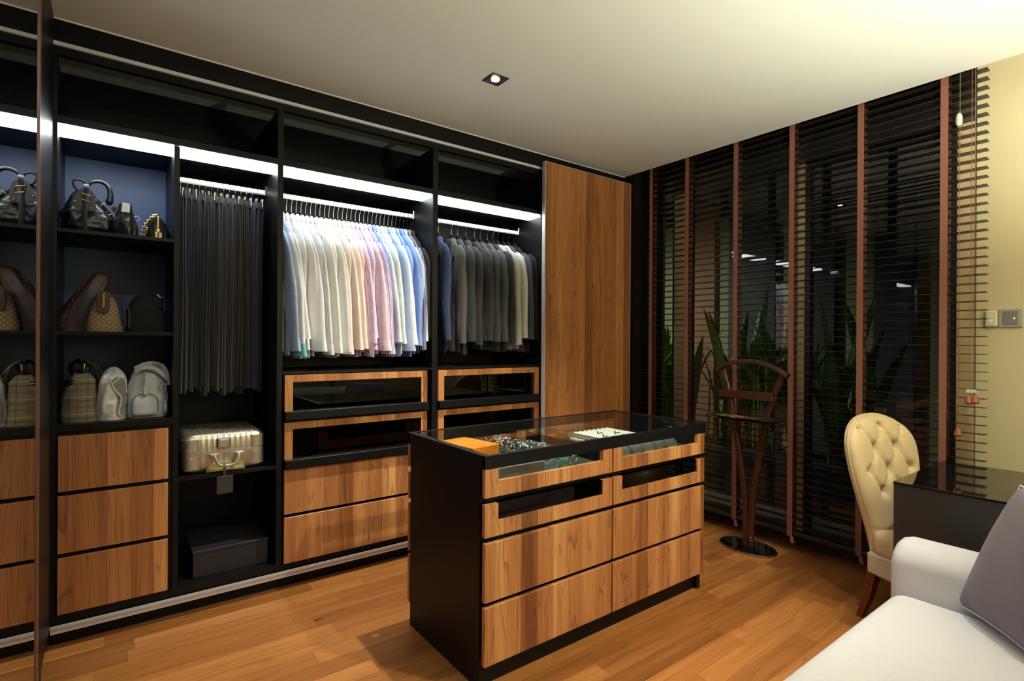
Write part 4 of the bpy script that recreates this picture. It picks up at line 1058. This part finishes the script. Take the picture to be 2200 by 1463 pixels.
def cushion(x0, x1, y0, y1, z0, z1, r, puff=.02, n=14):
    rings = []
    hx, hy, cx, cy = (x1-x0)/2, (y1-y0)/2, (x0+x1)/2, (y0+y1)/2
    for z, ins in ((z0, r*.8), (z0+r*.3, r*.25), (z0+r, 0), (z1-r, 0), (z1-r*.5, r*.13), (z1-r*.13, r*.5), (z1, r)):
        rings.append([(cx+x, cy+y, z) for x, y in rrect(hx-ins, hy-ins, max(r*1.1-ins*.5, .01), 6)])
    last = rings[-1]
    for k, s_ in enumerate((.8, .6, .4, .2, .02)):
        rings.append([(cx+(p[0]-cx)*s_, cy+(p[1]-cy)*s_, z1+puff*(1-s_*s_)) for p in last])
    return MB().loft(rings)
cushion(-.185, .185, -.19, .20, .33, .445, .03, .02).build('seat', M['chair'], ch, ang=60)
BX(-.182, .182, -.215, .195, .225, .335, .012).build('seat_skirt', plain('damask_band', lin(196,186,164), .5, noise=.18, nscale=24), ch)
for sx in (-1, 1):
    for y, dy in ((-.185, -.06), (.18, .01)):
        MB().loft([[(sx*.165+a*s_+sx*off*.3, y+b_*s_+off*(dy/.06 if dy < 0 else .2), z) for a, b_ in ((-1,-1), (1,-1), (1,1), (-1,1))] for z, s_, off in ((.235,.022,0), (.12,.018,.02), (0,.013,.055))]).build('leg', M['leg_wood'], ch, ang=30)
MB().tube([(-.19,-.19,.30), (-.21,-.2,.28), (-.215,-.205,.22)], .003, 6).build('tie', M['chair'], ch)

# =================================================================== SOFA AND PILLOW
so = thing('sofa', 'white linen sofa with rounded arm in the near right corner', 'sofa', (1.75, -2.75, 0))
# arm: profile in x-z swept along y with rounded front
def arm(x0, x1, y0, y1, z1):
    r = (x1-x0)/2; prof = []
    for k in range(19):
        a = rad(180-k*10); prof.append((x0+r+r*cos(a), z1-r*.72+r*.72*sin(a)))
    prof = [(x0, .10)]+[(x0, z) for z in (.25, .4)]+prof+[(x1, .4), (x1, .25), (x1, .10)]
    cx, cz = x0+r, .3; rings = []
    for y, s_ in ((y1, .80), (y1+.0, .86), (y1-.012, .95), (y1-.035, 1.), (y0, 1.)):
        rings.append([(cx+(x-cx)*s_, y, cz+(z-cz)*(1-(1-s_)*.5)) for x, z in prof])
    return MB().loft(rings)
arm(2.335, 2.555, -3.2, -2.30, .615).build('arm', M['sofa'], so, True, ang=50)
arm(.55, .77, -3.2, -2.30, .615).build('arm', M['sofa'], so, True, ang=50)
cushion(.775, 2.33, -3.0, -2.315, .27, .447, .045, .012).build('seat_cushion', M['sofa'], so, True, ang=60)
BX(.6, 2.5, -3.2, -2.335, .10, .28, .012).build('base', M['sofa'], so, True)
cushion(.775, 2.33, -3.2, -2.99, .30, .80, .06, .02).build('backrest', M['sofa'], so, True, ang=60)
for x in (.62, 2.47):
    for y in (-2.40, -3.12): MB().lathe([(.016,0), (.022,.1)], (x, y, 0), 12).build('foot', M['leg_wood'], so, True)
pw = thing('cushion', 'lavender grey linen cushion with pale piping leaning in the sofa corner', 'cushion', (2.188, -2.650, .452), rad(0))
def pillow(n=26, w=.46, h=.46, t=.075):
    fr, bk = [], []
    for i in range(n+1):
        rf, rb = [], []
        for j in range(n+1):
            u, v = -1+2*i/n, -1+2*j/n
            x = w/2*u*(1-.055*(1-v*v)*abs(u)**2*1.2); z = h/2*v*(1-.055*(1-u*u)*abs(v)**2*1.2)
            th = t*((1-u*u)*(1-v*v))**.42+.001
            th *= 1+.05*sin(7*u+3*v)
            rf.append((x, -th, z)); rb.append((x, th, z))
        fr.append(rf); bk.append(rb)
    N = n+1; vs_ = [p for r in fr for p in r]+[p for r in bk for p in r]; o = N*N; f = []
    for i in range(n):
        for j in range(n):
            a, b_, c_, d_ = i*N+j, i*N+j+1, (i+1)*N+j+1, (i+1)*N+j; f += [(a,b_,c_,d_), (o+d_,o+c_,o+b_,o+a)]
        f += [(i*N, (i+1)*N, o+(i+1)*N, o+i*N), ((i+1)*N+n, i*N+n, o+i*N+n, o+(i+1)*N+n), (i+1, i, o+i, o+i+1), (n*N+i, n*N+i+1, o+n*N+i+1, o+n*N+i)]
    edge = [((fr[i][0][0]), 0, fr[i][0][2]) for i in range(n+1)]+[(fr[n][j][0], 0, fr[n][j][2]) for j in range(1, n+1)]+[(fr[i][n][0], 0, fr[i][n][2]) for i in range(n-1, -1, -1)]+[(fr[0][j][0], 0, fr[0][j][2]) for j in range(n-1, 0, -1)]
    return MB().add(vs_, f), edge
pm, pe = pillow()
# face normal (local -y) turned to (-.67,.74), leaned back
pmx = Matrix.Rotation(rad(0), 4, 'Z')
ang = math.atan2(.74, -.67)+pi/2
R_ = Matrix.Rotation(ang, 4, 'Z') @ Matrix.Rotation(rad(-24), 4, 'X') @ Matrix.Translation((0, 0, .23))
pb = pm.xf(R_).build('cover', M['pillow'], pw, ang=80)
MB().tube(pe, .004, 6, closed=True).xf(R_).build('piping', M['piping'], pw)

# =================================================================== ADDED UPLIGHTER (unseen behind the sofa, put in to brighten the ceiling)
lp = thing('added_uplighter', 'added slim black uplighter, unseen behind the sofa, brightening the ceiling', 'lamp', (2.15, -3.46, 0))
MB().lathe([(.14,0), (.14,.012), (.02,.025), (.0001,.026)], n=28).build('lamp_base', M['lamp_black'], lp)
MB().lathe([(.011,.02), (.011,1.27)], n=12).build('pole', M['lamp_black'], lp)
MB().lathe([(.02,1.25), (.10,1.31), (.16,1.41), (.155,1.41), (.095,1.322), (.015,1.262)], n=28).build('bowl', M['lamp_black'], lp)
ball((0,0,1.34), .03).build('bulb', M['bulb'], lp)
ld = bpy.data.lights.new('uplight', 'SPOT'); ld.energy = UPLIGHT; ld.color = (1., 1., .86); ld.spot_size = rad(165); ld.spot_blend = .6; ld.shadow_soft_size = .05
lo = bpy.data.objects.new('uplight_fill', ld); COL.objects.link(lo); lo.parent = lp; lo.location = (0,0,1.44); lo.rotation_euler = (pi, 0, 0)

# =================================================================== GARDEN OUTSIDE
pv = struct('ground_outside', BX(XW+.15, 7.2, -6, 5, -.08, -.02), M['paving'], 'dark paved strip outside the window')
ew = struct('wall_outside', BX(6.4, 6.55, -6, 5, -.02, 3.4), M['ext_wall'], 'pale garden wall beyond the window')
for y, w_, m_ in ((2.75,.5,'ext_dark'), (1.25,.6,'ext_brown'), (.45,.6,'ext_dark'), (-.25,.5,'ext_dark'), (-1.05,.35,'ext_dark'), (-2.2,.5,'ext_brown')):
    BX(6.32, 6.4, y-w_/2, y+w_/2, -.02, 3.4).build('post', M[m_], ew, smooth=False)
BX(6.30, 6.4, -6, 5, 2.95, 3.4).build('eave_board', M['ext_dark'], ew, smooth=False)
pt = thing('planter', 'long dark planter trough outside the window', 'planter', (4.75, .9, -.02))
BX(4.5, 5.0, -1.6, 3.4, -.02, .36, .01).build('trough', M['soil'], pt, True); BX(4.53, 4.97, -1.57, 3.37, .36, .375).build('earth', M['soil'], pt, True)
def leaf_mesh(L, w, bend, mat):
    g = []
    for i in range(9):
        t = i/8; ww = w*sin(pi*min(1, .08+t*.95))**.7; x = bend*L*t*t; z = L*(t-.18*bend*t*t)
        g.append([((x+.25*ww, -ww, z), (1,0,.2)), ((x, 0, z), (1,0,.2)), ((x+.25*ww, ww, z), (1,0,.2))])
    return MB().sheet(g, .003).mesh('leaf', mat, ang=80)
LM = [leaf_mesh(.75,.045,.35,M['leaf']), leaf_mesh(.95,.06,.25,M['leaf']), leaf_mesh(.6,.05,.5,M['leaf2']), leaf_mesh(1.1,.055,.18,M['leaf'])]
cane = MB().tube([(0,0,0), (.005,0,.35), (0,.005,.7)], [.009,.008,.006], 6).mesh('cane', M['leaf2'])
rp = random.Random(21)
PL = ['at the far left of the planter', 'second from the left in the planter', 'third from the left in the planter', 'fourth from the left in the planter', 'fifth from the left in the planter', 'sixth from the left in the planter', 'seventh from the left in the planter', 'eighth from the left in the planter', 'at the right end of the planter']
for k in range(9):
    y = 3.1-k*.55
    p_ = thing('leafy_plant', 'tall green strap-leaved plant ' + PL[k], 'plant', (4.75+rp.uniform(-.1,.1), y, .375), 0, 'plants in the outside planter')
    for q in range(16):
        o = put('leaf', rp.choice(LM), p_, (rp.uniform(-.12,.12), rp.uniform(-.2,.2), rp.uniform(0, .45))); o.rotation_euler = (rad(rp.uniform(-14,14)), rad(rp.uniform(-8,8)), rp.uniform(0, 6.28))
    for q in range(9):
        o = put('cane', cane, p_, (rp.uniform(-.14,.14), rp.uniform(-.24,.24), 0)); o.rotation_euler = (rad(rp.uniform(-5,5)), rad(rp.uniform(-5,5)), 0)
gl_ = thing('added_garden_spot', 'added small black spotlight, unseen outside the window, lighting the garden', 'lamp', (4.1, 1.9, 2.42))  # unseen spot added to light the plants and garden wall
MB().lathe([(.0001,.10), (.05,.10), (.05,0), (.045,0), (.04,.02), (.0001,.02)], n=18).build('housing', M['lamp_black'], gl_)
MB().tube([(0,0,.1), (0,0,.38), (-.232,0,.38)], .012, 8).build('bracket', M['lamp_black'], gl_)
ld = bpy.data.lights.new('garden_fill', 'SPOT'); ld.energy = GARDEN*10; ld.color = (1., .93, .75); ld.spot_size = rad(150); ld.spot_blend = .7; ld.shadow_soft_size = .04
lo = bpy.data.objects.new('garden_fill', ld); COL.objects.link(lo); lo.parent = gl_; lo.location = (0,0,-.01); lo.rotation_euler = (0, rad(-35), 0)
bpy.context.view_layer.update()
